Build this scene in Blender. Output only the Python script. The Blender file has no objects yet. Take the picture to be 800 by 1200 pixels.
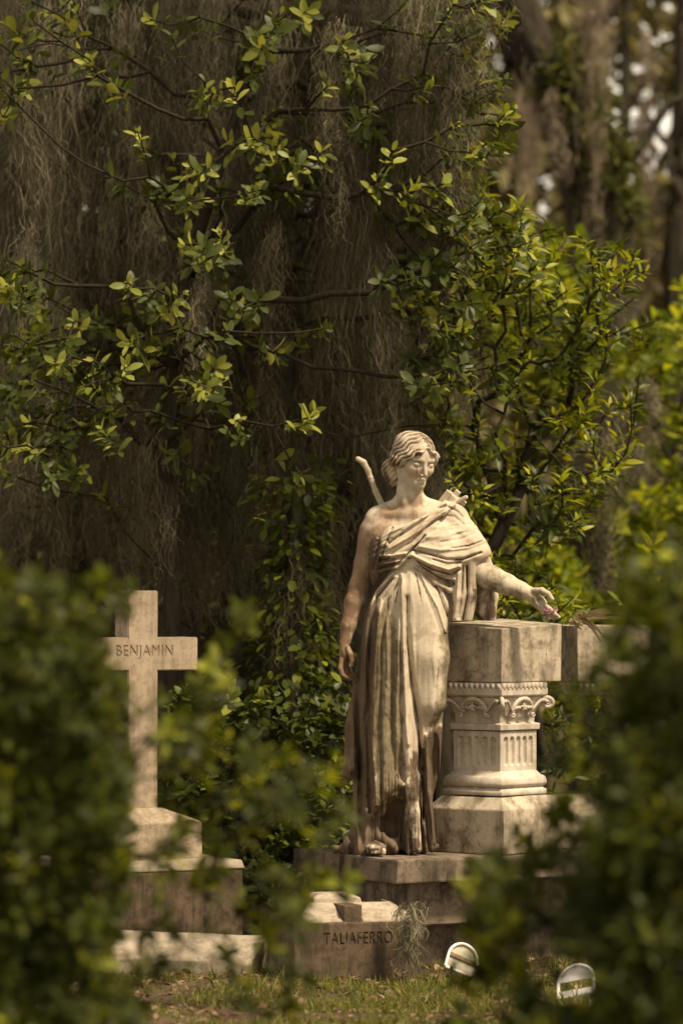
import bpy, bmesh, math, random
import numpy as np
from mathutils import Vector, Matrix

rng = np.random.default_rng(7)
R = math.radians
scene = bpy.context.scene
COL = scene.collection

# ------------------------------------------------------------------ camera
CAM_H = 1.49
FPX = 4500.0                      # focal length in photo pixels (135 mm on a 36 mm tall frame)
PITCH = math.atan(105 / FPX)
cam_d = bpy.data.cameras.new("camera")
cam = bpy.data.objects.new("camera", cam_d)
COL.objects.link(cam)
cam.location = (0, 0, CAM_H)
cam.rotation_euler = (math.pi / 2 + PITCH, 0, 0)
cam_d.sensor_fit = 'VERTICAL'
cam_d.sensor_height = 36
cam_d.sensor_width = 24
cam_d.lens = 135
cam_d.clip_end = 1000
cam_d.dof.use_dof = True
cam_d.dof.focus_distance = 15.75
cam_d.dof.aperture_fstop = 1.9
cam_d.dof.aperture_blades = 0
scene.camera = cam


def at(px, py, Y):
    """world point seen at photo pixel (px, py) at distance Y"""
    dx = (px - 400) / FPX
    dy = (600 - py) / FPX
    c, s = math.cos(PITCH), math.sin(PITCH)
    t = Y / (c - dy * s)
    return np.array([t * dx, Y, CAM_H + t * (s + dy * c)])


# ------------------------------------------------------------------ tagging
def tag(o, label=None, cat=None, group=None, kind=None):
    if label: o['label'] = label
    if cat: o['category'] = cat
    if group: o['group'] = group
    if kind: o['kind'] = kind
    return o


def empty(name, loc=(0, 0, 0), rz=0.0):
    o = bpy.data.objects.new(name, None)
    COL.objects.link(o)
    o.empty_display_size = 0.1
    o.location = loc
    o.rotation_euler = (0, 0, rz)
    return o


def link(name, me, mat=None, parent=None, world=True):
    """link a mesh; when world, the mesh is in world coordinates and stays there under its parent"""
    o = bpy.data.objects.new(name, me)
    COL.objects.link(o)
    if mat is not None:
        me.materials.append(mat)
    if parent is not None:
        o.parent = parent
        if world:
            pl, pr = parent.location, parent.rotation_euler
            m = Matrix.Translation(pl) @ Matrix.Rotation(pr[2], 4, 'Z')
            q = parent.parent
            while q is not None:
                m = (Matrix.Translation(q.location) @ Matrix.Rotation(q.rotation_euler[2], 4, 'Z')) @ m
                q = q.parent
            if parent.type != 'EMPTY':
                m = m @ Matrix.Identity(4)
            o.matrix_parent_inverse = m.inverted()
    return o


def mesh_np(name, V, F, attrs=None, smooth=True):
    """mesh from numpy arrays, F (n,4) or (n,3)"""
    V = np.ascontiguousarray(V, dtype=np.float32)
    F = np.ascontiguousarray(F, dtype=np.int32)
    me = bpy.data.meshes.new(name)
    n, k = F.shape
    me.vertices.add(len(V))
    me.vertices.foreach_set('co', V.ravel())
    me.loops.add(n * k)
    me.loops.foreach_set('vertex_index', F.ravel())
    me.polygons.add(n)
    me.polygons.foreach_set('loop_start', np.arange(0, n * k, k, dtype=np.int32))
    me.polygons.foreach_set('loop_total', np.full(n, k, dtype=np.int32))
    if smooth:
        me.polygons.foreach_set('use_smooth', np.ones(n, dtype=bool))
    for key, arr in (attrs or {}).items():
        a = me.attributes.new(key, 'FLOAT', 'POINT')
        a.data.foreach_set('value', np.ascontiguousarray(arr, dtype=np.float32))
    me.update(calc_edges=True)
    me.validate()
    return me


class Bag:
    """collects vertex / quad arrays into one mesh"""
    def __init__(s):
        s.V, s.F, s.A, s.n = [], [], [], 0

    def add(s, V, F, a=0.5):
        if len(V) == 0: return
        s.V.append(np.asarray(V, dtype=np.float32))
        s.F.append(np.asarray(F, dtype=np.int64) + s.n)
        a = np.asarray(a, dtype=np.float32)
        s.A.append(np.full(len(V), a, dtype=np.float32) if a.ndim == 0 else a)
        s.n += len(V)

    def mesh(s, name, smooth=True):
        return mesh_np(name, np.concatenate(s.V), np.concatenate(s.F), {'tint': np.concatenate(s.A)}, smooth)


def bm_mesh(name, bm, smooth=False):
    bmesh.ops.recalc_face_normals(bm, faces=bm.faces)
    me = bpy.data.meshes.new(name)
    bm.to_mesh(me)
    bm.free()
    if smooth:
        me.polygons.foreach_set('use_smooth', np.ones(len(me.polygons), dtype=bool))
    return me


# ------------------------------------------------------------------ noise on numpy arrays
def _hash(i, j, k, seed):
    h = (i * 374761393 + j * 668265263 + k * 2147483647 + seed * 1274126177) & 0xFFFFFFFF
    h = ((h ^ (h >> 13)) * 1274126177) & 0xFFFFFFFF
    return ((h ^ (h >> 16)) & 0xFFFF) / 65535.0


def vnoise(P, scale=1.0, seed=0):
    """smooth value noise in -1..1 for points P (n,3)"""
    Q = np.asarray(P, dtype=np.float64) * scale
    I = np.floor(Q).astype(np.int64)
    f = Q - I
    f = f * f * (3 - 2 * f)
    out = 0
    for a in (0, 1):
        for b in (0, 1):
            for c in (0, 1):
                w = (f[:, 0] if a else 1 - f[:, 0]) * (f[:, 1] if b else 1 - f[:, 1]) * (f[:, 2] if c else 1 - f[:, 2])
                out = out + w * _hash(I[:, 0] + a, I[:, 1] + b, I[:, 2] + c, seed)
    return out * 2 - 1


def fbm(P, scale, seed=0, oct=3):
    v, a = 0, 1.0
    for o in range(oct):
        v = v + a * vnoise(P, scale * 2 ** o, seed + 17 * o)
        a *= 0.5
    return v


# ------------------------------------------------------------------ signed distance fields
class Field:
    def __init__(s, lo, hi, h):
        s.lo = np.array(lo, float)
        s.h = h
        s.n = np.ceil((np.array(hi) - s.lo) / h).astype(int) + 1
        s.D = np.full(s.n, 1.0, dtype=np.float32)
        s.ax = [s.lo[i] + h * np.arange(s.n[i]) for i in range(3)]

    def sl(s, lo, hi):
        out = []
        for i in range(3):
            a = int(np.clip(math.floor((lo[i] - s.lo[i]) / s.h), 0, s.n[i]))
            b = int(np.clip(math.ceil((hi[i] - s.lo[i]) / s.h) + 1, 0, s.n[i]))
            out.append(slice(a, b))
        return tuple(out)

    def grid(s, sl):
        return np.meshgrid(*[s.ax[i][sl[i]].astype(np.float32) for i in range(3)], indexing='ij', sparse=True)

    def put(s, sl, d, k, op):
        D = s.D[sl]
        if op == 'add':
            if k > 0:
                h = np.maximum(k - np.abs(D - d), 0) / k
                s.D[sl] = np.minimum(D, d) - h * h * k * 0.25
            else:
                s.D[sl] = np.minimum(D, d)
        elif op == 'sub':
            d = -d
            if k > 0:
                h = np.maximum(k - np.abs(D - d), 0) / k
                s.D[sl] = np.maximum(D, d) + h * h * k * 0.25
            else:
                s.D[sl] = np.maximum(D, d)

    def cone(s, a, b, ra, rb, k=0.01, op='add', flat=None):
        a, b = np.array(a, float), np.array(b, float)
        r = max(ra, rb) + k + 4 * s.h + 0.012
        sl = s.sl(np.minimum(a, b) - r, np.maximum(a, b) + r)
        X, Y, Z = s.grid(sl)
        d = b - a
        L2 = max(float(d @ d), 1e-12)
        t = np.clip(((X - a[0]) * d[0] + (Y - a[1]) * d[1] + (Z - a[2]) * d[2]) / L2, 0, 1)
        q = np.sqrt((X - a[0] - t * d[0]) ** 2 + (Y - a[1] - t * d[1]) ** 2 + (Z - a[2] - t * d[2]) ** 2)
        s.put(sl, (q - (ra + (rb - ra) * t)).astype(np.float32), k, op)

    def chain(s, pts, rs, k=0.01, op='add'):
        for i in range(len(pts) - 1):
            s.cone(pts[i], pts[i + 1], rs[i], rs[i + 1], k, op)

    def ell(s, c, r, rot=None, k=0.01, op='add'):
        c = np.array(c, float)
        r = np.array(r, float)
        m = (np.max(r) if rot is not None else r) + k + 4 * s.h + 0.012
        sl = s.sl(c - m, c + m)
        X, Y, Z = s.grid(sl)
        X, Y, Z = X - c[0], Y - c[1], Z - c[2]
        if rot is not None:
            M = np.array(rot).T
            X, Y, Z = (M[0][0] * X + M[0][1] * Y + M[0][2] * Z, M[1][0] * X + M[1][1] * Y + M[1][2] * Z,
                       M[2][0] * X + M[2][1] * Y + M[2][2] * Z)
        k0 = np.sqrt((X / r[0]) ** 2 + (Y / r[1]) ** 2 + (Z / r[2]) ** 2)
        k1 = np.sqrt((X / r[0] ** 2) ** 2 + (Y / r[1] ** 2) ** 2 + (Z / r[2] ** 2) ** 2)
        s.put(sl, (k0 * (k0 - 1) / np.maximum(k1, 1e-6)).astype(np.float32), k, op)

    def box(s, c, half, rot, r=0.003, k=0.004, op='add'):
        c = np.array(c, float)
        m = float(np.linalg.norm(half)) + k + 4 * s.h + 0.012
        sl = s.sl(c - m, c + m)
        X, Y, Z = s.grid(sl)
        X, Y, Z = X - c[0], Y - c[1], Z - c[2]
        M = np.array(rot).T
        q = [np.abs(M[i][0] * X + M[i][1] * Y + M[i][2] * Z) - half[i] + r for i in range(3)]
        d = np.sqrt(np.maximum(q[0], 0) ** 2 + np.maximum(q[1], 0) ** 2 + np.maximum(q[2], 0) ** 2) + np.minimum(np.maximum(np.maximum(q[0], q[1]), q[2]), 0) - r
        s.put(sl, d.astype(np.float32), k, op)

    def mesh_arrays(s):
        D = s.D
        ins = D < 0
        nx, ny, nz = D.shape
        cnt = np.zeros((nx - 1, ny - 1, nz - 1), dtype=np.int8)
        for a in (0, 1):
            for b in (0, 1):
                for c in (0, 1):
                    cnt += ins[a:nx - 1 + a, b:ny - 1 + b, c:nz - 1 + c]
        I, J, K = np.nonzero((cnt > 0) & (cnt < 8))
        idx = np.full(cnt.shape, -1, dtype=np.int64)
        idx[I, J, K] = np.arange(len(I))
        acc = np.zeros((len(I), 3))
        num = np.zeros(len(I))
        corners = [(a, b, c) for a in (0, 1) for b in (0, 1) for c in (0, 1)]
        for p in corners:
            for ax in range(3):
                if p[ax] == 0:
                    q = list(p)
                    q[ax] = 1
                    d0 = D[I + p[0], J + p[1], K + p[2]]
                    d1 = D[I + q[0], J + q[1], K + q[2]]
                    cr = (d0 < 0) != (d1 < 0)
                    t = np.where(cr, d0 / np.where(np.abs(d0 - d1) < 1e-9, 1e-9, d0 - d1), 0)
                    P = np.tile(np.array(p, float), (len(I), 1))
                    P[:, ax] += t
                    acc[cr] += P[cr]
                    num[cr] += 1
        V = s.lo + s.h * (np.stack([I, J, K], 1) + acc / num[:, None])
        quads = []
        for ax in range(3):
            u, v = (ax + 1) % 3, (ax + 2) % 3
            A = np.moveaxis(ins, (ax, u, v), (0, 1, 2))
            IX = np.moveaxis(idx, (ax, u, v), (0, 1, 2))
            e = A[:-1, 1:-1, 1:-1] != A[1:, 1:-1, 1:-1]
            a, b, c = np.nonzero(e)
            q = np.stack([IX[a, b, c], IX[a, b + 1, c], IX[a, b + 1, c + 1], IX[a, b, c + 1]], 1)
            flip = ~A[a, b + 1, c + 1]
            q[flip] = q[flip][:, ::-1]
            quads.append(q)
        F = np.concatenate(quads)
        F = F[(F >= 0).all(1)]
        return V, F


def poly_sdf(poly, X, Z):
    """signed distance in 2D to a polygon (negative inside), X (n,1), Z (1,m)"""
    P = np.array(poly, float)
    X, Z = np.broadcast_arrays(X, Z)
    d = np.full(X.shape, 1e9)
    sgn = np.zeros(X.shape, bool)
    n = len(P)
    for i in range(n):
        a, b = P[i], P[(i + 1) % n]
        e = b - a
        wx, wz = X - a[0], Z - a[1]
        t = np.clip((wx * e[0] + wz * e[1]) / max(e @ e, 1e-12), 0, 1)
        d = np.minimum(d, (wx - t * e[0]) ** 2 + (wz - t * e[1]) ** 2)
        if a[1] != b[1]:
            c = ((a[1] > Z) != (b[1] > Z)) & (X < (b[0] - a[0]) * (Z - a[1]) / (b[1] - a[1]) + a[0])
            sgn ^= c
    d = np.sqrt(d)
    return np.where(sgn, -d, d)


def strokes(X, Z, items):
    """sum of drawn folds: items = (polyline [(x,z)..], amp, width[, amp_end, width_end]) on a 2D grid"""
    X, Z = np.broadcast_arrays(X, Z)
    S = np.zeros(X.shape)
    for it in items:
        pl, amp, w = np.array(it[0], float), it[1], it[2]
        ae = it[3] if len(it) > 3 else amp
        we = it[4] if len(it) > 4 else w
        seg = np.linalg.norm(np.diff(pl, axis=0), axis=1)
        cum = np.concatenate([[0], np.cumsum(seg)])
        m = max(w, we) * 3
        lo, hi = pl.min(0) - m, pl.max(0) + m
        best = np.full(X.shape, 1e9)
        par = np.zeros(X.shape)
        for i in range(len(seg)):
            a, e = pl[i], pl[i + 1] - pl[i]
            wx, wz = X - a[0], Z - a[1]
            t = np.clip((wx * e[0] + wz * e[1]) / max(e @ e, 1e-12), 0, 1)
            d = (wx - t * e[0]) ** 2 + (wz - t * e[1]) ** 2
            c = d < best
            best = np.where(c, d, best)
            par = np.where(c, (cum[i] + t * seg[i]) / cum[-1], par)
        A = amp + (ae - amp) * par
        W = w + (we - w) * par
        S += A * np.exp(-best / (W * W))
    return S


# ------------------------------------------------------------------ tubes and leaves
def tube(path, rad, sides=6):
    path = np.asarray(path, float)
    rad = np.asarray(rad, float)
    n = len(path)
    T = np.gradient(path, axis=0)
    T /= np.maximum(np.linalg.norm(T, axis=1, keepdims=True), 1e-9)
    ref = np.array([0.31, 0.17, 0.93]) if abs(T[0][2]) < 0.8 else np.array([0.95, 0.2, 0.1])
    U = np.cross(T, ref)
    U /= np.maximum(np.linalg.norm(U, axis=1, keepdims=True), 1e-9)
    W = np.cross(T, U)
    ang = np.arange(sides) * 2 * math.pi / sides
    V = path[:, None, :] + rad[:, None, None] * (np.cos(ang)[None, :, None] * U[:, None, :] + np.sin(ang)[None, :, None] * W[:, None, :])
    V = V.reshape(-1, 3)
    i, j = np.meshgrid(np.arange(n - 1), np.arange(sides), indexing='ij')
    i, j = i.ravel(), j.ravel()
    j2 = (j + 1) % sides
    F = np.stack([i * sides + j, i * sides + j2, (i + 1) * sides + j2, (i + 1) * sides + j], 1)
    return V, F


def leaf_template(ws, fold=0.18, curl=0.25, lobes=False):
    """leaf along +x of length 1: half widths ws at equal steps, folded on the midrib, tip curling down"""
    n = len(ws)
    V = []
    for i, w in enumerate(ws):
        t = i / (n - 1)
        z = -curl * t * t
        V += [(t, -w, z + fold * w), (t, 0, z), (t, w, z + fold * w)]
    F = []
    for i in range(n - 1):
        a = 3 * i
        F += [(a, a + 3, a + 4, a + 1), (a + 1, a + 4, a + 5, a + 2)]
    return np.array(V, float), np.array(F)


LEAF_OVAL = leaf_template([0.015, 0.11, 0.185, 0.215, 0.18, 0.03], curl=0.2)
LEAF_LONG = leaf_template([0.015, 0.10, 0.145, 0.13, 0.08, 0.01], curl=0.3)
LEAF_ROUND = leaf_template([0.02, 0.24, 0.29, 0.22, 0.02], curl=0.15)
LEAF_LOW = leaf_template([0.02, 0.22, 0.02], curl=0.1)


def unit(v):
    v = np.asarray(v, float)
    return v / np.maximum(np.linalg.norm(v, axis=-1, keepdims=True), 1e-9)


def place_leaves(bag, pos, axis, normal, size, tint, tpl):
    V, F = tpl
    N = len(pos)
    if N == 0: return
    ax = unit(axis)
    y = unit(np.cross(normal, ax))
    z = np.cross(ax, y)
    out = (V[None, :, 0, None] * ax[:, None, :] + V[None, :, 1, None] * y[:, None, :] + V[None, :, 2, None] * z[:, None, :])
    out = out * np.asarray(size)[:, None, None] + np.asarray(pos)[:, None, :]
    FF = F[None] + (np.arange(N) * len(V))[:, None, None]
    bag.add(out.reshape(-1, 3), FF.reshape(-1, F.shape[1]), np.repeat(np.asarray(tint, float), len(V)))


def rand_unit(n):
    return unit(rng.normal(size=(n, 3)))


def in_poly(poly, n, Y0, Y1):
    """n random world points whose photo position falls in a polygon, at distances Y0..Y1"""
    P = np.array(poly, float)
    lo, hi = P.min(0), P.max(0)
    out = []
    while len(out) < n:
        q = lo + (hi - lo) * rng.random((n * 3, 2))
        d = np.zeros(len(q), bool)
        for i in range(len(P)):
            a, b = P[i], P[(i + 1) % len(P)]
            if a[1] != b[1]:
                d ^= ((a[1] > q[:, 1]) != (b[1] > q[:, 1])) & (q[:, 0] < (b[0] - a[0]) * (q[:, 1] - a[1]) / (b[1] - a[1]) + a[0])
        for k in np.nonzero(d)[0]:
            out.append(at(q[k, 0], q[k, 1], Y0 + (Y1 - Y0) * rng.random()))
            if len(out) == n: break
    return np.array(out)


def grow(root, tips, step=0.12, wander=0.05, base_r=0.05, twig_r=0.003, lift=0.15, stems=None):
    """a branching skeleton from root (a polyline of stem points) to every tip; returns list of (path, radii), tip dirs"""
    nodes = [np.array(p, float) for p in root]
    parent = [-1] + list(range(len(root) - 1))
    depth = [0.0]
    for i in range(1, len(nodes)):
        depth.append(depth[-1] + np.linalg.norm(nodes[i] - nodes[i - 1]))
    tips = np.asarray(tips, float)
    order = np.argsort(np.linalg.norm(tips - nodes[-1], axis=1))
    chains, dirs = [list(range(len(nodes)))], [None] * len(tips)
    for ti in order:
        tp = tips[ti]
        N = np.array(nodes)
        dd = np.linalg.norm(N - tp, axis=1)
        cost = dd + 0.35 * np.array(depth) + 0.5 * np.maximum(N[:, 2] - tp[2], 0)
        a = int(np.argmin(cost))
        L = dd[a]
        m = max(2, int(L / step))
        ch = [a]
        side = rng.normal(size=3) * wander * L
        for q in range(1, m + 1):
            t = q / m
            p = nodes[a] * (1 - t) + tp * t + (side + np.array([0, 0, -lift * L])) * math.sin(math.pi * t) * 0.5 + (rng.normal(size=3) * wander * 0.12 if q < m else 0)
            nodes.append(p)
            parent.append(ch[-1])
            depth.append(depth[ch[-1]] + L / m)
            ch.append(len(nodes) - 1)
        chains.append(ch)
        dirs[ti] = unit(nodes[ch[-1]] - nodes[ch[-2]])
    load = np.zeros(len(nodes))
    for ch in chains[1:]:
        load[ch[-1]] += 1
    for i in range(len(nodes) - 1, 0, -1):
        load[parent[i]] += load[i]
    tot = max(load.max(), 1)
    rad = twig_r + (base_r - twig_r) * (load / tot) ** 0.5
    out = []
    for ch in chains:
        r = rad[ch].copy()
        if len(ch) > 1 and ch[0] != 0: r[0] = min(r[0], r[1] * 1.3)
        out.append((np.array([nodes[i] for i in ch]), r))
    return out, np.array(dirs)


def wood_bag(chains, sides=6, min_r=0.0):
    b = Bag()
    for p, r in chains:
        if r.max() < min_r: continue
        V, F = tube(p, r, sides if r.max() > 0.012 else 4)
        b.add(V, F, rng.random())
    return b


def rosettes(bag, tips, dirs, per=(6, 10), size=(0.06, 0.09), spread=(0.5, 1.25), tpl=LEAF_OVAL, young=0.2, stem=0.1, along=4, up=0.4):
    """leaf whorls at the twig ends and single leaves along the last stretch of the twig"""
    n = len(tips)
    d = unit(np.asarray(dirs) + np.array([0, 0, up]))
    pos, ax, nrm, sz, tn = [], [], [], [], []
    for i in range(n):
        m = rng.integers(per[0], per[1] + 1)
        a0 = rng.random() * 6.28
        u = unit(np.cross(d[i], [0.3, 0.5, 0.81]))
        w = np.cross(d[i], u)
        yng = rng.random() < (young[i] if np.ndim(young) else young)
        tv = rng.random()
        big = rng.uniform(0.7, 1.15)
        for k in range(m + along):
            if k < m:
                ang = a0 + k * 2.4
                sp = spread[0] + (spread[1] - spread[0]) * (k / max(m - 1, 1)) + rng.normal() * 0.12
                p = tips[i] - d[i] * 0.012 * k * size[1] / 0.09
                s = size[0] + (size[1] - size[0]) * rng.random()
                if k < 2: s *= 0.75
            else:
                ang = rng.random() * 6.28
                sp = rng.uniform(0.8, 1.5)
                p = tips[i] - d[i] * stem * rng.random() - np.asarray(dirs[i]) * 0.03
                s = size[0] + (size[1] - size[0]) * rng.random()
            rd = math.cos(ang) * u + math.sin(ang) * w
            a = math.cos(sp) * d[i] + math.sin(sp) * rd
            nn = math.cos(sp) * -rd + math.sin(sp) * d[i] + rng.normal(size=3) * 0.25
            s *= big
            pos.append(p); ax.append(a + np.array([0, 0, -0.1]) + rng.normal(size=3) * 0.16); nrm.append(nn); sz.append(s)
            t = 0.12 + 0.5 * tv * rng.random() + 0.12 * rng.random()
            if yng and k < m: t = 0.62 + 0.38 * rng.random()
            tn.append(t)
    place_leaves(bag, np.array(pos), np.array(ax), np.array(nrm), np.array(sz), np.array(tn), tpl)


# ------------------------------------------------------------------ materials
class NT:
    def __init__(s, name):
        s.m = bpy.data.materials.new(name)
        s.m.use_nodes = True
        s.t = s.m.node_tree
        s.t.nodes.clear()
        s.out = s.n('ShaderNodeOutputMaterial')

    def n(s, typ, **kw):
        nd = s.t.nodes.new(typ)
        for k, v in kw.items():
            if k in nd.inputs.keys():
                nd.inputs[k].default_value = v
            else:
                setattr(nd, k, v)
        return nd

    def l(s, a, b): s.t.links.new(a, b)

    def noise(s, vec, scale, detail=4, rough=0.6, w=None):
        nd = s.n('ShaderNodeTexNoise')
        nd.inputs['Scale'].default_value = scale
        nd.inputs['Detail'].default_value = detail
        nd.inputs['Roughness'].default_value = rough
        if vec is not None: s.l(vec, nd.inputs['Vector'])
        return nd.outputs['Fac']

    def ramp(s, fac, stops):
        nd = s.n('ShaderNodeValToRGB')
        e = nd.color_ramp.elements
        while len(e) < len(stops): e.new(0.5)
        for q, (p, c) in zip(e, stops):
            q.position = p
            q.color = (c, c, c, 1) if not hasattr(c, '__len__') else (*c, 1)
        s.l(fac, nd.inputs['Fac'])
        return nd.outputs['Color']

    def mix(s, fac, a, b, mode='MIX'):
        nd = s.n('ShaderNodeMix', data_type='RGBA', blend_type=mode)
        for sock, v in ((nd.inputs[0], fac), (nd.inputs[6], a), (nd.inputs[7], b)):
            if isinstance(v, (int, float)): sock.default_value = v
            elif isinstance(v, tuple): sock.default_value = (*v, 1)
            else: s.l(v, sock)
        return nd.outputs[2]

    def math(s, op, a, b=0.0, clamp=False):
        nd = s.n('ShaderNodeMath', operation=op)
        nd.use_clamp = clamp
        for sock, v in ((nd.inputs[0], a), (nd.inputs[1], b)):
            if isinstance(v, (int, float)): sock.default_value = v
            else: s.l(v, sock)
        return nd.outputs[0]

    def coords(s, scale=(1, 1, 1), kind='Object'):
        tc = s.n('ShaderNodeTexCoord')
        mp = s.n('ShaderNodeMapping')
        mp.inputs['Scale'].default_value = scale
        s.l(tc.outputs[kind], mp.inputs['Vector'])
        return mp.outputs['Vector']

    def attr(s, name):
        return s.n('ShaderNodeAttribute', attribute_name=name).outputs['Fac']

    def bump(s, h, strength=0.3, dist=0.01, prev=None):
        b = s.n('ShaderNodeBump')
        b.inputs['Strength'].default_value = strength
        b.inputs['Distance'].default_value = dist
        s.l(h, b.inputs['Height'])
        if prev is not None: s.l(prev, b.inputs['Normal'])
        return b.outputs['Normal']

    def principled(s, col, rough=0.8, normal=None, spec=0.3, sheen=0):
        p = s.n('ShaderNodeBsdfPrincipled')
        if isinstance(col, tuple): p.inputs['Base Color'].default_value = (*col, 1)
        else: s.l(col, p.inputs['Base Color'])
        if isinstance(rough, (int, float)): p.inputs['Roughness'].default_value = rough
        else: s.l(rough, p.inputs['Roughness'])
        p.inputs['Specular IOR Level'].default_value = spec
        if normal is not None: s.l(normal, p.inputs['Normal'])
        s.l(p.outputs[0], s.out.inputs[0])
        return p


def stone_mat(name, base, dark, moss, dirt=0.5, green=0.2, streak=0.5, speck=0.4, attr=None, scale=1.0):
    """weathered stone: mottled, streaked by rain, specked with black lichen; attr = drawn stain masks"""
    t = NT(name)
    v = t.coords()
    vs = t.coords((14 * scale, 14 * scale, 1.6 * scale))
    big = t.noise(v, 3.5 * scale, 5, 0.65)
    med = t.noise(v, 13 * scale, 5, 0.7)
    fine = t.noise(v, 70 * scale, 3, 0.7)
    st = t.noise(vs, 1.0, 4, 0.65)
    c = t.mix(t.ramp(big, [(0.35, 0.0), (0.7, 1.0)]), base, tuple(x * 0.82 for x in base))
    c = t.mix(t.math('MULTIPLY', t.ramp(med, [(0.47, 0.0), (0.64, 1.0)]), dirt), c, dark)
    c = t.mix(t.math('MULTIPLY', t.math('MULTIPLY', t.ramp(st, [(0.45, 0.0), (0.60, 1.0)]), t.ramp(big, [(0.40, 0.25), (0.60, 1.0)])), streak), c, tuple(x * 0.9 for x in dark))
    c = t.mix(t.math('MULTIPLY', t.ramp(t.noise(v, 6 * scale, 6, 0.7), [(0.52, 0.0), (0.66, 1.0)]), green), c, moss)
    if attr:
        a1 = t.attr('stain_shade')
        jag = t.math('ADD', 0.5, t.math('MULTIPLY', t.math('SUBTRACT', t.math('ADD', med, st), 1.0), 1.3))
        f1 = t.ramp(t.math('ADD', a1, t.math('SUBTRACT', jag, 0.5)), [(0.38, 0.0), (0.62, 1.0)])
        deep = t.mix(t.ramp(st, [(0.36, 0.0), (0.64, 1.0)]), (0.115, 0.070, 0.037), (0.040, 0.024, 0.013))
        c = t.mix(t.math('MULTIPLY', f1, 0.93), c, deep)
        a2 = t.attr('lichen')
        f2 = t.ramp(t.math('ADD', a2, t.math('SUBTRACT', jag, 0.5)), [(0.32, 0.0), (0.66, 1.0)])
        gm = t.mix(t.ramp(t.noise(v, 24, 5, 0.75), [(0.4, 0.0), (0.62, 1.0)]), (0.165, 0.128, 0.060), (0.055, 0.041, 0.020))
        c = t.mix(t.math('MULTIPLY', f2, 0.85), c, gm)
        a3 = t.attr('rust')
        f3 = t.ramp(t.math('ADD', a3, t.math('MULTIPLY', t.math('SUBTRACT', jag, 0.5), 1.3)), [(0.25, 0.0), (0.9, 1.0)])
        c = t.mix(t.math('MULTIPLY', f3, 0.8), c, (0.19, 0.105, 0.055))
    sp = t.ramp(t.noise(v, 38 * scale, 4, 0.8), [(0.60, 0.0), (0.68, 1.0)])
    c = t.mix(t.math('MULTIPLY', sp, speck), c, (0.045, 0.035, 0.025))
    c = t.mix(t.math('MULTIPLY', t.ramp(fine, [(0.4, 0.0), (0.7, 1.0)]), 0.18), c, dark)
    nb = t.bump(med, 0.25, 0.004)
    nb = t.bump(fine, 0.45, 0.0025, nb)
    t.principled(c, 0.82, nb, 0.25)
    return t.m


def leaf_mat(name, stops, gloss=0.45, trans=0.35, rough=0.42):
    """leaf colour by the per-leaf tint attribute, light passing through the blade"""
    t = NT(name)
    a = t.attr('tint')
    v = t.coords()
    nz = t.noise(v, 30, 2, 0.5)
    c = t.ramp(t.math('ADD', a, t.math('MULTIPLY', t.math('SUBTRACT', nz, 0.5), 0.15)), stops)
    p = t.principled(c, rough, None, gloss)
    tr = t.n('ShaderNodeBsdfTranslucent')
    bright = t.mix(1.0, c, (1.5, 1.45, 0.7), 'MULTIPLY')
    t.l(bright, tr.inputs['Color'])
    mx = t.n('ShaderNodeMixShader')
    mx.inputs[0].default_value = trans
    t.l(p.outputs[0], mx.inputs[1])
    t.l(tr.outputs[0], mx.inputs[2])
    t.l(mx.outputs[0], t.out.inputs[0])
    return t.m


def bark_mat(name, a, b, sc=1.0, green=0.0):
    t = NT(name)
    v = t.coords((1, 1, 0.22))
    n1 = t.noise(v, 22 * sc, 6, 0.7)
    n2 = t.noise(t.coords(), 3 * sc, 4, 0.6)
    c = t.mix(t.ramp(n1, [(0.35, 0.0), (0.68, 1.0)]), b, a)
    c = t.mix(t.math('MULTIPLY', t.ramp(n2, [(0.45, 0.0), (0.7, 1.0)]), max(green, 0.35)), c, (0.05, 0.06, 0.02) if green else tuple(x * 0.55 for x in a))
    t.principled(c, 0.92, t.bump(n1, 0.8, 0.02), 0.15)
    return t.m


def plain_mat(name, c1, c2, sc=20, rough=0.8, spec=0.3, bump=0.2):
    t = NT(name)
    n = t.noise(t.coords(), sc, 5, 0.65)
    t.principled(t.mix(t.ramp(n, [(0.35, 0.0), (0.68, 1.0)]), c1, c2), rough, t.bump(n, bump, 0.004), spec)
    return t.m
# ------------------------------------------------------------------ the statue
SY = 16.1


def Q(px, py, dy=0.0):
    p = at(px, py, SY)
    return np.array([p[0], SY + dy, p[2]])


def q2(pts):
    return [tuple(Q(a, b)[[0, 2]]) for a, b in pts]


marble = stone_mat('weathered_marble', (0.53, 0.445, 0.32), (0.26, 0.185, 0.11), (0.17, 0.15, 0.07), 0.38, 0.12, 0.34, 0.18, attr=True)
statue = empty('marble_statue', tuple(Q(462, 996)))
tag(statue, 'weathered marble statue of a robed woman reaching one hand over the stone pedestal', 'statue')

H = 0.003


GROOVES = {}


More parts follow.
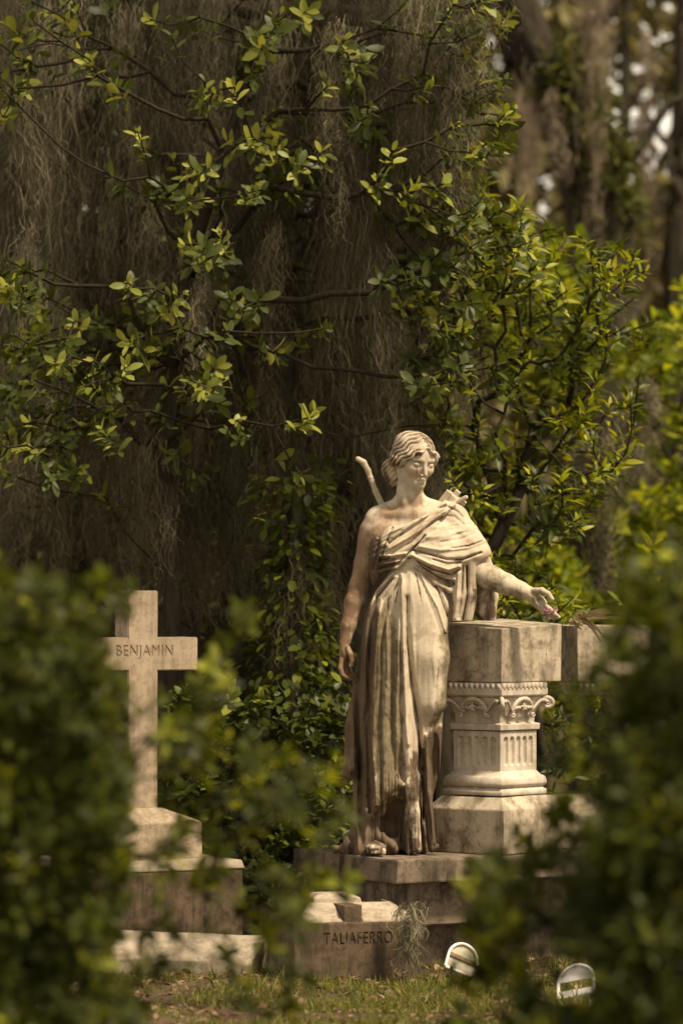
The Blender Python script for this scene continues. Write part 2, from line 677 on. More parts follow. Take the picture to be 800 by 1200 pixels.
def stain_shade_attrs(V, kind):
    """drawn stain masks in the statue's own x, z, as on the weathered marble: brown mixed with painted shade, green-black lichen, rust"""
    x = V[:, 0:1]; z = V[:, 2:3]
    S = lambda poly, soft: np.clip(0.5 - poly_sdf(q2(poly), V[:, 0], V[:, 2]) / soft, 0, 1)
    stain_shade = np.zeros(len(V)); lich = np.zeros(len(V)); rust = np.zeros(len(V))
    if kind == 'dress':
        stain_shade = np.maximum(0.62 * S([(395, 900), (530, 900), (530, 1010), (380, 1010)], 0.16), 1.15 * S([(400, 716), (440, 706), (444, 760), (440, 850), (438, 1005), (395, 1005)], 0.05))
        stain_shade = np.maximum(stain_shade,
                           S([(496, 862), (512, 850), (530, 846), (530, 1005), (488, 1005), (490, 950)], 0.05))  # brown below the knee, with the overhang's shade put into the colour
        stain_shade = np.maximum(stain_shade, S([(370, 925), (440, 938), (470, 925), (481, 1005), (370, 1005)], 0.06))
        stain_shade = np.maximum(stain_shade, 0.55 * S([(472, 880), (492, 880), (500, 1005), (470, 1005)], 0.06))
        stain_shade = np.maximum(stain_shade, 1.3 * S([(444, 940), (472, 934), (478, 1005), (438, 1005)], 0.04) * (V[:, 1] > SY - 0.19))  # hem cavity: brown dirt plus its shade, put into the colour
        lich = np.maximum(S([(444, 730), (452, 704), (460, 722), (462, 748), (472, 764), (472, 930), (440, 944), (434, 850)], 0.05),
                          0.8 * S([(512, 740), (530, 724), (530, 850), (505, 850), (512, 800)], 0.06))
    elif kind == 'skin':
        rust = np.maximum(1.0 * S([(395, 640), (425, 598), (440, 610), (436, 700), (425, 810), (385, 810)], 0.10),
                          0.85 * S([(462, 588), (492, 576), (500, 588), (486, 612), (455, 612), (428, 604)], 0.05))
        rust = np.maximum(rust, 0.55 * S([(430, 600), (505, 600), (480, 622), (440, 640)], 0.06))
        stain_shade = 0.75 * S([(392, 690), (436, 660), (436, 700), (422, 810), (385, 810)], 0.16)
        lich = np.maximum(0.50 * S([(560, 655), (660, 700), (655, 730), (560, 700)], 0.15), 0.42 * S([(395, 730), (415, 730), (425, 805), (390, 805)], 0.1))
        # the dark runs below the inner eye
        rust = np.maximum(rust, 1.0 * S([(487.0, 549), (488.6, 549), (488.2, 563), (486.6, 563)], 0.006))
    elif kind == 'mantle':
        stain_shade = np.maximum(S([(425, 620), (452, 640), (448, 690), (425, 690)], 0.06), 0.8 * S([(440, 650), (470, 655), (462, 672), (440, 676)], 0.05))
        stain_shade = np.maximum(stain_shade, 0.75 * S([(552, 690), (585, 668), (585, 730), (552, 730)], 0.05))  # rear hanging panel: its shade put into the colour
        rust = 0.55 * S([(480, 655), (530, 680), (540, 725), (528, 725), (500, 690)], 0.06)
        rust = np.maximum(rust, 0.5 * S([(500, 600), (530, 590), (470, 650), (450, 650)], 0.04))
    elif kind == 'foot':
        stain_shade = np.full(len(V), 0.60)
    elif kind == 'hair':
        stain_shade = 0.6 * S([(440, 545), (470, 545), (470, 600), (440, 600)], 0.08)  # nape knot: the shade behind the head put into the colour
        rust = 0.35 * S([(455, 500), (480, 500), (460, 545), (445, 545)], 0.08)
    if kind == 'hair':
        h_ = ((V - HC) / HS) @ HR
        stain_shade = np.maximum(stain_shade, np.clip(-0.75 * lock_wave(h_[:, 0], h_[:, 1], h_[:, 2]), 0, 0.6))  # grime tone drawn in the lock grooves, painting in their shade
    if kind in GROOVES:                  # grime drawn in every fold groove, its crease shade put into the colour
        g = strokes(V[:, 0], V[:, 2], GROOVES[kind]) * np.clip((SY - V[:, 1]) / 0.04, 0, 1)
        stain_shade = np.maximum(stain_shade, np.clip(g, 0, 0.62))
    return {'stain_shade': stain_shade, 'lichen': lich, 'rust': rust}


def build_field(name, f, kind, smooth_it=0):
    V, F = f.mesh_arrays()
    return link(name, mesh_np(name, V, F, stain_shade_attrs(V, kind)), marble, statue)


def Rm(yaw, pitch, roll=0):
    """head frame: x to the figure's picture-right, -y out of the face, z up"""
    m = Matrix.Rotation(yaw, 3, 'Z') @ Matrix.Rotation(pitch, 3, 'X') @ Matrix.Rotation(roll, 3, 'Y')
    return np.array(m)


HC = Q(484.5, 541, -0.01)
HR = Rm(R(30), R(14), R(3))
HS = 0.97


def hp(x, y, z):
    return HC + HR @ (np.array([x, y, z]) * HS)


def head_coords(f, sl):
    X, Y, Z = f.grid(sl)
    X, Y, Z = (X - HC[0]) / HS, (Y - HC[1]) / HS, (Z - HC[2]) / HS
    M = HR.T
    return (M[0, 0] * X + M[0, 1] * Y + M[0, 2] * Z, M[1, 0] * X + M[1, 1] * Y + M[1, 2] * Z, M[2, 0] * X + M[2, 1] * Y + M[2, 2] * Z)


# ---- body: head with face, neck, chest, both arms and hands in one surface
f = Field(Q(388, 805, -0.24), Q(660, 498, 0.14), H)
E = lambda c, r, k=0.012, op='add': f.ell(hp(*c), np.array(r) * HS, HR, k, op)
C = lambda a, b, ra, rb, k=0.008, op='add': f.cone(hp(*a), hp(*b), ra * HS, rb * HS, k, op)
E((0, 0.018, 0.036), (0.073, 0.092, 0.084), 0.0)
E((0, -0.026, -0.022), (0.058, 0.064, 0.074), 0.03)
E((0, -0.040, 0.030), (0.062, 0.056, 0.062), 0.03)          # forehead
C((0, -0.072, -0.086), (0, -0.062, -0.080), 0.0165, 0.022, 0.025)  # chin
for s in (-1, 1):
    C((s * 0.049, 0.000, -0.050), (s * 0.012, -0.064, -0.086), 0.020, 0.015, 0.03)   # jaw line
    E((s * 0.038, -0.064, -0.022), (0.024, 0.022, 0.022), 0.025)   # cheek
    E((s * 0.0325, -0.102, 0.005), (0.020, 0.0185, 0.012), 0.014, 'sub')  # eye socket
    C((s * 0.014, -0.092, 0.023), (s * 0.050, -0.078, 0.024), 0.0065, 0.006, 0.010)  # brow
    E((s * 0.033, -0.0765, 0.003), (0.0185, 0.0165, 0.0125), 0.003)  # lowered lid over the eyeball
    C((s * 0.021, -0.0895, -0.0045), (s * 0.046, -0.0815, -0.005), 0.0026, 0.0026, 0.003)  # lid rim
    C((s * 0.017, -0.089, 0.013), (s * 0.045, -0.082, 0.012), 0.0022, 0.0022, 0.003, 'sub')  # lid crease
    E((s * 0.073, 0.012, -0.008), (0.010, 0.019, 0.030), 0.006)     # ear
    E((s * 0.080, 0.006, -0.006), (0.006, 0.010, 0.018), 0.004, 'sub')
C((0, -0.088, 0.022), (0, -0.113, -0.034), 0.0065, 0.0085, 0.009)   # nose
for s in (-1, 1):
    E((s * 0.0115, -0.101, -0.040), (0.0060, 0.009, 0.0055), 0.006)
C((0, -0.098, -0.046), (0, -0.097, -0.056), 0.003, 0.002, 0.006, 'sub')
E((0, -0.0865, -0.0625), (0.020, 0.011, 0.0060), 0.006)             # upper lip
E((0, -0.0850, -0.0740), (0.0165, 0.0120, 0.0068), 0.006)           # lower lip
C((-0.021, -0.091, -0.0685), (0, -0.1015, -0.0680), 0.0012, 0.0014, 0.003, 'sub')
C((0.021, -0.091, -0.0685), (0, -0.1015, -0.0680), 0.0012, 0.0014, 0.003, 'sub')
E((0, -0.096, -0.0835), (0.014, 0.006, 0.004), 0.008, 'sub')
# neck, shoulders, chest
f.cone(Q(480, 603, 0.005), Q(480, 556, 0.014), 0.060, 0.052, 0.03)
f.cone(Q(474, 590, 0.02), Q(444, 604, 0.015), 0.036, 0.042, 0.03)
f.cone(Q(490, 590, 0.02), Q(530, 604, 0.02), 0.036, 0.042, 0.03)
f.ell(Q(486, 642, 0.0), (0.150, 0.102, 0.165), None, 0.04)
f.ell(Q(452, 628, -0.035), (0.075, 0.055, 0.06), None, 0.04)
f.ell(Q(512, 632, -0.045), (0.075, 0.058, 0.07), None, 0.04)
f.cone(Q(476, 603, -0.060), Q(450, 603, -0.035), 0.006, 0.007, 0.04)   # collar bones
f.cone(Q(488, 603, -0.060), Q(512, 599, -0.035), 0.006, 0.007, 0.04)
f.cone(Q(489, 580, -0.036), Q(484, 600, -0.055), 0.010, 0.006, 0.02)   # throat tendons
f.cone(Q(468, 575, -0.02), Q(478, 600, -0.055), 0.012, 0.006, 0.02)
# picture-left arm, hanging
f.cone(Q(440, 612, 0.012), Q(433, 632, 0.012), 0.050, 0.046, 0.03)
f.chain([Q(434, 622, 0.012), Q(426, 660, 0.015), Q(420, 686, 0.012), Q(415, 706, 0.0), Q(408, 733, -0.02), Q(404, 752, -0.03)],
        [0.046, 0.038, 0.037, 0.040, 0.031, 0.0245], 0.015)
f.ell(Q(403, 764, -0.035), (0.022, 0.029, 0.040), None, 0.015)
fr = [([(400, 772, -0.050), (398.5, 783, -0.058), (401.5, 791, -0.060), (406.5, 794, -0.056)], 0.0098),
      ([(402, 774, -0.038), (400.5, 786, -0.044), (404.5, 794, -0.044), (410, 796, -0.040)], 0.0100),
      ([(405, 775, -0.026), (405, 787, -0.028), (409.5, 794, -0.026), (415, 797, -0.022)], 0.0095),
      ([(407.5, 774, -0.014), (410.5, 785, -0.012), (414.5, 792, -0.010), (419, 797, -0.008)], 0.0085),
      ([(407, 759, -0.056), (411.5, 767, -0.066), (412.5, 774, -0.068), (410.5, 780, -0.066)], 0.0110)]
for pts, r in fr:
    f.chain([Q(*p) for p in pts], [r * 1.08, r, r * 0.92, r * 0.72], 0.004)
# picture-right arm reaching over the pedestal
f.cone(Q(534, 612, 0.012), Q(556, 662, -0.05), 0.052, 0.046, 0.02)
f.chain([Q(556, 668, -0.055), Q(575, 678, -0.075), Q(592, 685, -0.095), Q(607, 691, -0.112), Q(617, 695, -0.124)],
        [0.049, 0.051, 0.043, 0.033, 0.029], 0.015)
f.ell(Q(628, 704, -0.135), (0.040, 0.034, 0.026), np.array(Matrix.Rotation(R(33), 3, 'Y')), 0.014)
f.cone(Q(619, 697, -0.125), Q(636, 714, -0.150), 0.026, 0.020, 0.012)
hr = [([(634, 707, -0.165), (641, 714, -0.178), (646, 719, -0.176), (650, 721.5, -0.168)], 0.0098),
      ([(635, 710, -0.150), (642, 717.5, -0.158), (647.5, 722, -0.152), (652, 723, -0.142)], 0.0102),
      ([(634.5, 713, -0.134), (641, 720, -0.136), (646, 723.5, -0.130), (650, 723.5, -0.120)], 0.0098),
      ([(632, 715, -0.118), (637, 721, -0.116), (641.5, 724, -0.110), (645, 723.5, -0.102)], 0.0088),
      ([(623, 692.5, -0.148), (632, 692, -0.166), (639, 696, -0.176), (643.5, 702, -0.178)], 0.0125)]
for pts, r in hr:
    f.chain([Q(*p) for p in pts], [r * 1.08, r, r * 0.92, r * 0.75], 0.005)
f.ell(Q(631, 705, -0.168), (0.020, 0.018, 0.012), np.array(Matrix.Rotation(R(33), 3, 'Y')), 0.010, 'sub')  # cupped palm
body = build_field('body', f, 'skin')

# ---- hair: wavy locks parted in the middle, falling to a knot on the nape
f = Field(hp(0, 0, 0) - 0.175, hp(0, 0, 0) + 0.175, 0.0026)
E((0, 0.022, 0.044), (0.088, 0.103, 0.088), 0.0)
E((-0.066, 0.006, 0.010), (0.030, 0.064, 0.044), 0.02)
E((0.066, 0.006, 0.010), (0.030, 0.064, 0.044), 0.02)
for s_ in (-1, 1):
    C((0, -0.082, 0.074), (s_ * 0.034, -0.082, 0.056), 0.011, 0.014, 0.014)
    C((s_ * 0.034, -0.082, 0.056), (s_ * 0.064, -0.060, 0.034), 0.014, 0.017, 0.014)
    C((s_ * 0.064, -0.060, 0.034), (s_ * 0.084, -0.010, 0.004), 0.017, 0.020, 0.014)
    C((s_ * 0.084, -0.010, 0.002), (s_ * 0.086, 0.024, -0.018), 0.018, 0.012, 0.010)
    C((s_ * 0.080, 0.020, -0.004), (s_ * 0.060, 0.070, -0.050), 0.020, 0.026, 0.014)
E((-0.016, 0.096, -0.058), (0.072, 0.052, 0.062), 0.025)
E((-0.036, 0.066, -0.100), (0.042, 0.036, 0.044), 0.02)
E((-0.055, 0.050, -0.055), (0.030, 0.040, 0.050), 0.02)
E((0, -0.062, -0.014), (0.059, 0.060, 0.064), 0.006, 'sub')      # keep the face clear
sl = (slice(None),) * 3
hx, hy, hz = head_coords(f, sl)


def lock_u(hx, hy, hz):
    phi = np.arctan2(np.abs(hx), np.maximum(hz - 0.01, 0.0) + 0.02)
    return 0.7 * hy + 0.8 * hz + 0.45 * np.abs(hx) + 0.008 * np.sin(8.5 * phi + 22 * hy + 1.0) + 0.002 * np.sin(40 * hx + 31 * hz)


def lock_wave(hx, hy, hz):
    return 1 - 2 * np.abs(np.sin(135 * lock_u(hx, hy, hz)))


phi = np.arctan2(np.abs(hx), np.maximum(hz - 0.01, 0.0) + 0.02)
u = lock_u(hx, hy, hz)
locks = lock_wave(hx, hy, hz)
locks2 = 1 - 2 * np.abs(np.sin(290 * (u + 0.004 * np.sin(40 * hz))))
swell = np.sin(9.5 * phi + 26 * hy + 20 * hz)
lv = np.clip(0.65 + 0.6 * np.sin(31 * hx + 17 * hz + 2) * np.sin(27 * hy + 11 * hx), 0.15, 1) * np.where(hy < -0.055, 0.75, 1.0) * np.clip(1.15 - np.maximum(hy - 0.01, 0) * np.maximum(hz - 0.03, 0) / 0.0014, 0.15, 1)
f.D = (f.D - (0.0056 * lv * locks + 0.0012 * locks2 + 0.0022 * swell)).astype(np.float32)
part = 0.007 * np.exp(-(hx / 0.007) ** 2) * (hz > 0.05)
f.D = (f.D + part).astype(np.float32)
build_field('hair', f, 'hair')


# ---- dress: gathered skirt from under the bust to the ledge
def tab(rows, z, col):
    zs = np.array([Q(400, r[0])[2] for r in rows])
    o = np.argsort(zs)
    return np.interp(z, zs[o], np.array([r[col] for r in rows])[o])


f = Field(Q(384, 1002, -0.30), Q(534, 648, 0.24), 0.0032)
X, Y, Z = f.grid((slice(None),) * 3)
rows = [(648, 456, 520, 0.105, -0.01), (668, 455, 522, 0.108, -0.01), (682, 447, 528, 0.122, -0.005), (700, 437, 530, 0.138, 0), (720, 429, 527, 0.148, 0), (745, 423, 523, 0.152, 0),
        (780, 420, 520, 0.152, 0), (830, 418, 519, 0.150, 0), (880, 417, 515, 0.150, 0), (915, 418, 513, 0.155, 0), (940, 418, 508, 0.160, 0), (965, 416, 503, 0.172, 0), (1000, 412, 500, 0.185, 0)]
zz = Z[0, 0, :]
xl = (tab(rows, zz, 1) - 400) / (FPX / SY)
xr = (tab(rows, zz, 2) - 400) / (FPX / SY)
bb = tab(rows, zz, 3)
cy = SY + tab(rows, zz, 4)
cx, ax_ = (xl + xr) / 2, (xr - xl) / 2
k0 = np.sqrt(((X - cx) / ax_) ** 2 + ((Y - cy) / bb) ** 2)
k1 = np.sqrt(((X - cx) / ax_ ** 2) ** 2 + ((Y - cy) / bb ** 2) ** 2)
D = (k0 * (k0 - 1) / np.maximum(k1, 1e-6)).astype(np.float32)
D = np.maximum(D, (Q(0, 996)[2] - Z))
D = np.maximum(D, (Z - Q(0, 655)[2]))
f.D = D.astype(np.float32)
# the bent leg pushes out, the cloth falls back under the knee
f.chain([Q(503, 715, -0.06), Q(504, 770, -0.095), Q(505, 822, -0.105)], [0.075, 0.066, 0.058], 0.05)
f.ell(Q(480, 700, -0.05), (0.10, 0.09, 0.09), None, 0.05)
f.ell(Q(510, 928, -0.110), (0.060, 0.120, 0.230), None, 0.04, 'sub')
f.cone(Q(447, 720, -0.06), Q(452, 930, -0.115), 0.055, 0.052, 0.04)       # standing leg under the wide fold
# side cascade and its folded ends
f.chain([Q(424, 770, 0.02), Q(414, 850, 0.00), Q(409, 905, -0.01)], [0.020, 0.026, 0.028], 0.02)
f.chain([Q(412, 855, 0.0), Q(406, 918, 0.0)], [0.014, 0.010], 0.012)
f.chain([Q(416, 880, -0.04), Q(411, 900, -0.05), Q(416, 897, -0.07)], [0.016, 0.010, 0.008], 0.012)
f.chain([Q(424, 920, -0.02), Q(420, 965, -0.02), Q(416, 985, -0.03)], [0.03, 0.03, 0.03], 0.02)
f.chain([Q(425, 988, -0.10), Q(408, 992, -0.08), Q(393, 994, -0.05)], [0.034, 0.026, 0.010], 0.03)
# raised hem: a cavity with the lip of cloth round it
f.chain([Q(449, 1000, -0.17), Q(453, 965, -0.17), Q(462, 943, -0.18), Q(468, 940, -0.18)], [0.052, 0.052, 0.044, 0.036], 0.012, 'sub')
f.chain([Q(452, 1000, -0.10), Q(456, 965, -0.11), Q(464, 945, -0.13)], [0.050, 0.046, 0.034], 0.012, 'sub')
f.chain([Q(463, 1000, -0.17), Q(467, 965, -0.175), Q(468, 944, -0.18)], [0.046, 0.042, 0.032], 0.012, 'sub')
f.chain([Q(432, 954, -0.165), Q(441, 938, -0.195), Q(454, 924, -0.215), Q(467, 915, -0.225), Q(476, 918, -0.215), Q(479, 930, -0.200)], [0.010, 0.014, 0.017, 0.020, 0.018, 0.012], 0.010)
f.chain([Q(470, 916, -0.215), Q(465, 905, -0.205)], [0.010, 0.006], 0.010)
# falling edge on the right of the cavity
f.chain([Q(474, 850, -0.150), Q(478, 905, -0.172), Q(484, 950, -0.185), Q(488, 990, -0.190)], [0.010, 0.013, 0.014, 0.016], 0.02)
f.chain([Q(494, 870, -0.10), Q(499, 930, -0.12), Q(506, 990, -0.13)], [0.012, 0.014, 0.016], 0.014)
# bunched cloth round the foot
f.ell(Q(453, 990, -0.12), (0.060, 0.060, 0.045), None, 0.02)
f.chain([Q(440, 972, -0.14), Q(450, 980, -0.175), Q(462, 992, -0.18)], [0.012, 0.014, 0.014], 0.025)
f.chain([Q(430, 950, -0.13), Q(428, 975, -0.15), Q(424, 993, -0.16)], [0.022, 0.024, 0.026], 0.02)
# drawn folds
fl = [
    ([(470, 674), (470, 700), (471, 750), (474, 818), (477, 870)], 0.020, 0.010, 0.020, 0.012),
    ([(476, 700), (476, 750), (482, 802), (489, 848), (492, 900)], -0.016, 0.009, -0.040, 0.018),
    ([(462, 690), (458, 720), (456, 800), (458, 900)], -0.003, 0.015, -0.006, 0.02),
    ([(463, 676), (446, 702), (438, 770), (436, 870), (440, 940)], 0.014, 0.008, 0.018, 0.011),
    ([(468, 680), (454, 704), (446, 760), (444, 850), (446, 930)], -0.012, 0.008, -0.020, 0.010),
    ([(458, 674), (440, 694), (430, 722), (426, 760), (425, 830), (428, 930)], 0.012, 0.007, 0.015, 0.010),
    ([(460, 678), (442, 700), (434, 730), (431, 790), (431, 870), (433, 950)], -0.013, 0.007, -0.020, 0.010),
    ([(420, 760), (419, 830), (421, 930)], -0.012, 0.008),
    ([(480, 672), (480, 694), (486, 730)], 0.006, 0.007, 0.0, 0.01),
    ([(486, 672), (490, 690), (494, 710)], -0.008, 0.006, 0.0, 0.01),
    ([(492, 672), (500, 690), (512, 712), (521, 740)], 0.010, 0.007, 0.010, 0.008),
    ([(490, 676), (498, 696), (508, 720), (516, 745)], -0.007, 0.007, -0.004, 0.009),
    ([(504, 672), (516, 690), (526, 716)], 0.010, 0.007, 0.006, 0.008),
    ([(502, 674), (513, 694), (523, 722)], -0.010, 0.006, -0.006, 0.007),
    ([(474, 672), (466, 690), (462, 706)], -0.009, 0.006, -0.002, 0.008),
    ([(486, 742), (494, 733), (506, 722)], 0.004, 0.010, 0.0, 0.008),
    ([(486, 752), (498, 742), (512, 728)], -0.003, 0.010, 0.0, 0.008),
    ([(514, 760), (511, 800), (507, 846)], -0.006, 0.010, -0.003, 0.01),
    ([(452, 800), (462, 815), (466, 840)], 0.004, 0.008), ([(462, 850), (452, 866), (450, 890)], 0.004, 0.009), ([(452, 838), (463, 862)], -0.004, 0.008),
    ([(498, 860), (500, 920), (508, 985)], 0.012, 0.009), ([(493, 880), (495, 940), (497, 990)], -0.012, 0.008),
    ([(516, 850), (514, 920), (516, 980)], 0.010, 0.009), ([(508, 860), (507, 930), (511, 985)], -0.010, 0.007),
]
fl = [(a[0], a[1] * (0.55 if a[0][-1][1] < 760 else 0.85)) + tuple(v * 0.85 for v in a[2:]) for a in fl]
S = strokes(f.ax[0][:, None], f.ax[2][None, :], [(q2(a[0]),) + tuple(a[1:]) for a in fl])
rs = np.random.default_rng(3)
fine = []
for i in range(34):
    x0 = rs.uniform(420, 520); y0 = rs.uniform(690, 930)
    ln = rs.uniform(25, 90)
    fine.append((q2([(x0, y0), (x0 + rs.uniform(-4, 4), y0 + ln / 2), (x0 + rs.uniform(-6, 6), y0 + ln)]), rs.uniform(-0.004, 0.004), rs.uniform(0.004, 0.009)))
S = S + strokes(f.ax[0][:, None], f.ax[2][None, :], fine)
gx, gz = np.broadcast_arrays(f.ax[0][:, None], f.ax[2][None, :])
G = lambda sx, sz, sd_: fbm(np.stack([gx.ravel() * sx, np.full(gx.size, 0.5), gz.ravel() * sz + 0.6 * np.sin(gx.ravel() * 9)], 1), 1.0, sd_, 2).reshape(gx.shape)
low = np.clip((Q(0, 700)[2] - gz) / 0.12, 0, 1)
S = S + low * (0.008 * (1 - 2.2 * np.abs(G(24, 2.0, 5))) + 0.005 * (1 - 2.2 * np.abs(G(52, 3.5, 9)))) * (1 - 0.88 / (1 + np.exp(-(gx - Q(476, 0)[0]) / 0.012)) / (1 + np.exp(-(gz - Q(0, 850)[2]) / 0.03)))
ribs = 0.0005 * np.sin(f.ax[0][:, None] * 560 + 3 * np.sin(f.ax[2][None, :] * 7)) * np.clip((f.ax[2][None, :] - Q(0, 735)[2]) / 0.1, 0, 1)
S = S + ribs
wgt = np.clip(0.5 - (f.ax[1] - SY) / 0.12, 0.25, 1)
f.D = (f.D - S[:, None, :] * wgt[None, :, None]).astype(np.float32)
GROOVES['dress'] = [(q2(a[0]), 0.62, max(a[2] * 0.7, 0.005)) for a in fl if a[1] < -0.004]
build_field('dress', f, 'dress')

# ---- foot on the ledge
f = Field(Q(412, 1006, -0.36), Q(462, 966, -0.10), 0.0026)
f.ell(Q(439, 989, -0.225), (0.042, 0.060, 0.019), None, 0.0)
for i, (x, y) in enumerate(((431, -0.255), (435, -0.272), (439, -0.281), (443, -0.286), (448, -0.290))):
    r = 0.0080 + (0.0030 if i == 4 else 0)
    f.chain([Q(x, 990, y + 0.05), Q(x, 991.5, y + 0.015), Q(x, 994, y)], [r * 1.1, r, r * 0.95], 0.004)
f.chain([Q(430, 988, -0.235), Q(439, 982, -0.240), Q(450, 987, -0.245)], [0.006, 0.006, 0.006], 0.002)   # sandal strap
build_field('foot', f, 'foot')

# ---- mantle: over the far shoulder, across the chest, hanging from the raised arm
f = Field(Q(420, 735, -0.26), Q(588, 580, 0.16), 0.003)
f.ell(Q(486, 642, 0.0), (0.162, 0.116, 0.175), None, 0.04)
f.ell(Q(460, 636, -0.048), (0.075, 0.062, 0.07), None, 0.05)
f.ell(Q(511, 636, -0.055), (0.075, 0.066, 0.075), None, 0.05)
f.cone(Q(490, 590, 0.02), Q(530, 604, 0.02), 0.045, 0.054, 0.03)
f.cone(Q(533, 612, 0.012), Q(556, 648, -0.04), 0.062, 0.058, 0.03)
f.cone(Q(545, 628, -0.02), Q(562, 654, -0.06), 0.054, 0.046, 0.03)
f.ell(Q(500, 662, -0.05), (0.09, 0.078, 0.06), None, 0.04)
f.ell(Q(516, 655, -0.062), (0.115, 0.074, 0.095), None, 0.05)      # the loose shawl stands off the body
f.ell(Q(545, 648, -0.055), (0.075, 0.060, 0.050), None, 0.04)
f.ell(Q(455, 652, -0.035), (0.070, 0.070, 0.070), None, 0.04)
f.ell(Q(441, 654, -0.02), (0.036, 0.060, 0.130), None, 0.04)
front = [(519, 587), (506, 602), (490, 609), (474, 616), (461, 616), (446, 621), (435, 627), (430, 650), (430, 688), (438, 690), (447, 672), (463, 667), (479, 657), (489, 667), (504, 682),
         (522, 696), (534, 694), (539, 668), (556, 661), (572, 652), (590, 650), (590, 570), (522, 570)]
PD = poly_sdf(q2(front), f.ax[0][:, None], f.ax[2][None, :])
d2 = PD[:, None, :].astype(np.float32) + 0 * f.D
k = 0.012
hh = np.maximum(k - np.abs(f.D - d2), 0) / k
f.D = (np.maximum(f.D, d2) + hh * hh * k * 0.25).astype(np.float32)
# cloth falling from the forearm
f.ell(Q(543, 690, -0.085), (0.046, 0.022, 0.150), None, 0.03)
f.chain([Q(537, 664, -0.10), Q(536, 700, -0.105), Q(533, 735, -0.10)], [0.018, 0.016, 0.016], 0.02)
f.chain([Q(551, 660, -0.095), Q(549, 695, -0.09), Q(545, 735, -0.075)], [0.022, 0.022, 0.020], 0.025)
f.ell(Q(567, 690, 0.01), (0.050, 0.016, 0.150), None, 0.03)
f.chain([Q(574, 668, 0.0), Q(579, 700, 0.015), Q(577, 735, 0.02)], [0.014, 0.012, 0.012], 0.02)
f.chain([Q(560, 668, -0.02), Q(563, 700, 0.0), Q(560, 735, 0.01)], [0.016, 0.014, 0.012], 0.02)
f.ell(Q(558, 734, 0.0), (0.018, 0.05, 0.05), None, 0.02, 'sub')
# rolls of cloth
f.chain([Q(464, 666, -0.105), Q(478, 651, -0.125), Q(493, 636, -0.120), Q(505, 618, -0.100), Q(518, 601, -0.070), Q(531, 591, -0.03)], [0.006, 0.009, 0.010, 0.010, 0.011, 0.010], 0.016)
f.chain([Q(520, 656, -0.125), Q(540, 653, -0.115), Q(556, 650, -0.108), Q(569, 647, -0.088)], [0.006, 0.012, 0.014, 0.012], 0.025)
f.chain([Q(456, 620, -0.080), Q(449, 645, -0.09), Q(441, 672, -0.06)], [0.008, 0.010, 0.009], 0.014)
f.chain([Q(486, 665, -0.120), Q(508, 683, -0.115), Q(526, 692, -0.10), Q(535, 688, -0.085)], [0.005, 0.008, 0.009, 0.008], 0.014)
fl = [
    ([(521, 593), (498, 609), (478, 622), (455, 637)], -0.018, 0.0055), ([(523, 588), (500, 603), (478, 615), (458, 624)], 0.008, 0.007),
    ([(521, 599), (500, 614), (478, 630), (456, 643)], 0.009, 0.007), ([(516, 606), (500, 618), (480, 636), (458, 650)], -0.012, 0.005, -0.006, 0.005),
    ([(484, 617), (466, 628), (454, 634)], -0.006, 0.005), ([(497, 628), (482, 645), (466, 660)], -0.010, 0.0045),
    ([(474, 649), (460, 651), (445, 652)], 0.007, 0.0045), ([(473, 653), (458, 656), (444, 657)], -0.011, 0.004), ([(470, 657), (456, 660), (443, 662)], 0.007, 0.0045),
    ([(466, 661), (454, 664), (443, 667)], -0.010, 0.004), ([(463, 665), (452, 668), (445, 671)], 0.006, 0.004),
    ([(459, 619), (450, 640), (443, 664)], -0.010, 0.0045), ([(446, 624), (441, 645), (437, 668)], -0.009, 0.005),
    ([(483, 645), (502, 650), (522, 656), (540, 656), (562, 648)], -0.013, 0.005), ([(490, 641), (515, 645), (545, 642), (566, 634)], 0.008, 0.008),
    ([(528, 643), (548, 640), (563, 634)], -0.010, 0.004), ([(516, 636), (540, 632), (556, 625)], -0.005, 0.006), ([(500, 630), (524, 628), (548, 618)], 0.004, 0.009),
    ([(478, 655), (498, 668), (518, 680), (530, 684)], -0.015, 0.0055), ([(482, 651), (502, 661), (524, 668), (537, 664)], 0.010, 0.007),
    ([(484, 656), (506, 668), (528, 674), (537, 668)], -0.010, 0.005), ([(496, 668), (514, 678), (531, 679)], 0.009, 0.006), ([(506, 656), (524, 661), (538, 659)], -0.007, 0.005),
    ([(524, 594), (535, 599), (541, 606)], -0.006, 0.005), ([(518, 604), (532, 606), (541, 614)], -0.004, 0.006), ([(524, 616), (540, 624), (552, 634)], 0.003, 0.012),
    ([(546, 664), (546, 700), (541, 726)], -0.012, 0.006), ([(558, 664), (560, 700), (556, 726)], -0.008, 0.006), ([(571, 672), (573, 700), (569, 726)], -0.006, 0.006),
    ([(536, 664), (534, 700), (531, 724)], 0.006, 0.005), ([(541, 664), (540, 690), (536, 724)], -0.006, 0.005),
]
S = strokes(f.ax[0][:, None], f.ax[2][None, :], [(q2(a[0]),) + tuple(a[1:]) for a in fl])
fine = []
for i in range(26):
    x0 = rs.uniform(448, 520); y0 = rs.uniform(600, 650)
    L = rs.uniform(15, 40)
    fine.append((q2([(x0, y0), (x0 - L * 0.8, y0 + L * 0.45)]), rs.uniform(-0.0035, 0.0035), rs.uniform(0.003, 0.006)))
for i in range(14):
    x0 = rs.uniform(490, 540); y0 = rs.uniform(605, 645)
    L = rs.uniform(15, 40)
    fine.append((q2([(x0, y0), (x0 + L, y0 - L * 0.18)]), rs.uniform(-0.003, 0.003), rs.uniform(0.004, 0.008)))
S = S + strokes(f.ax[0][:, None], f.ax[2][None, :], fine)
wgt = np.clip(0.5 - (f.ax[1] - SY) / 0.08, 0.1, 1)
f.D = (f.D - S[:, None, :] * wgt[None, :, None]).astype(np.float32)
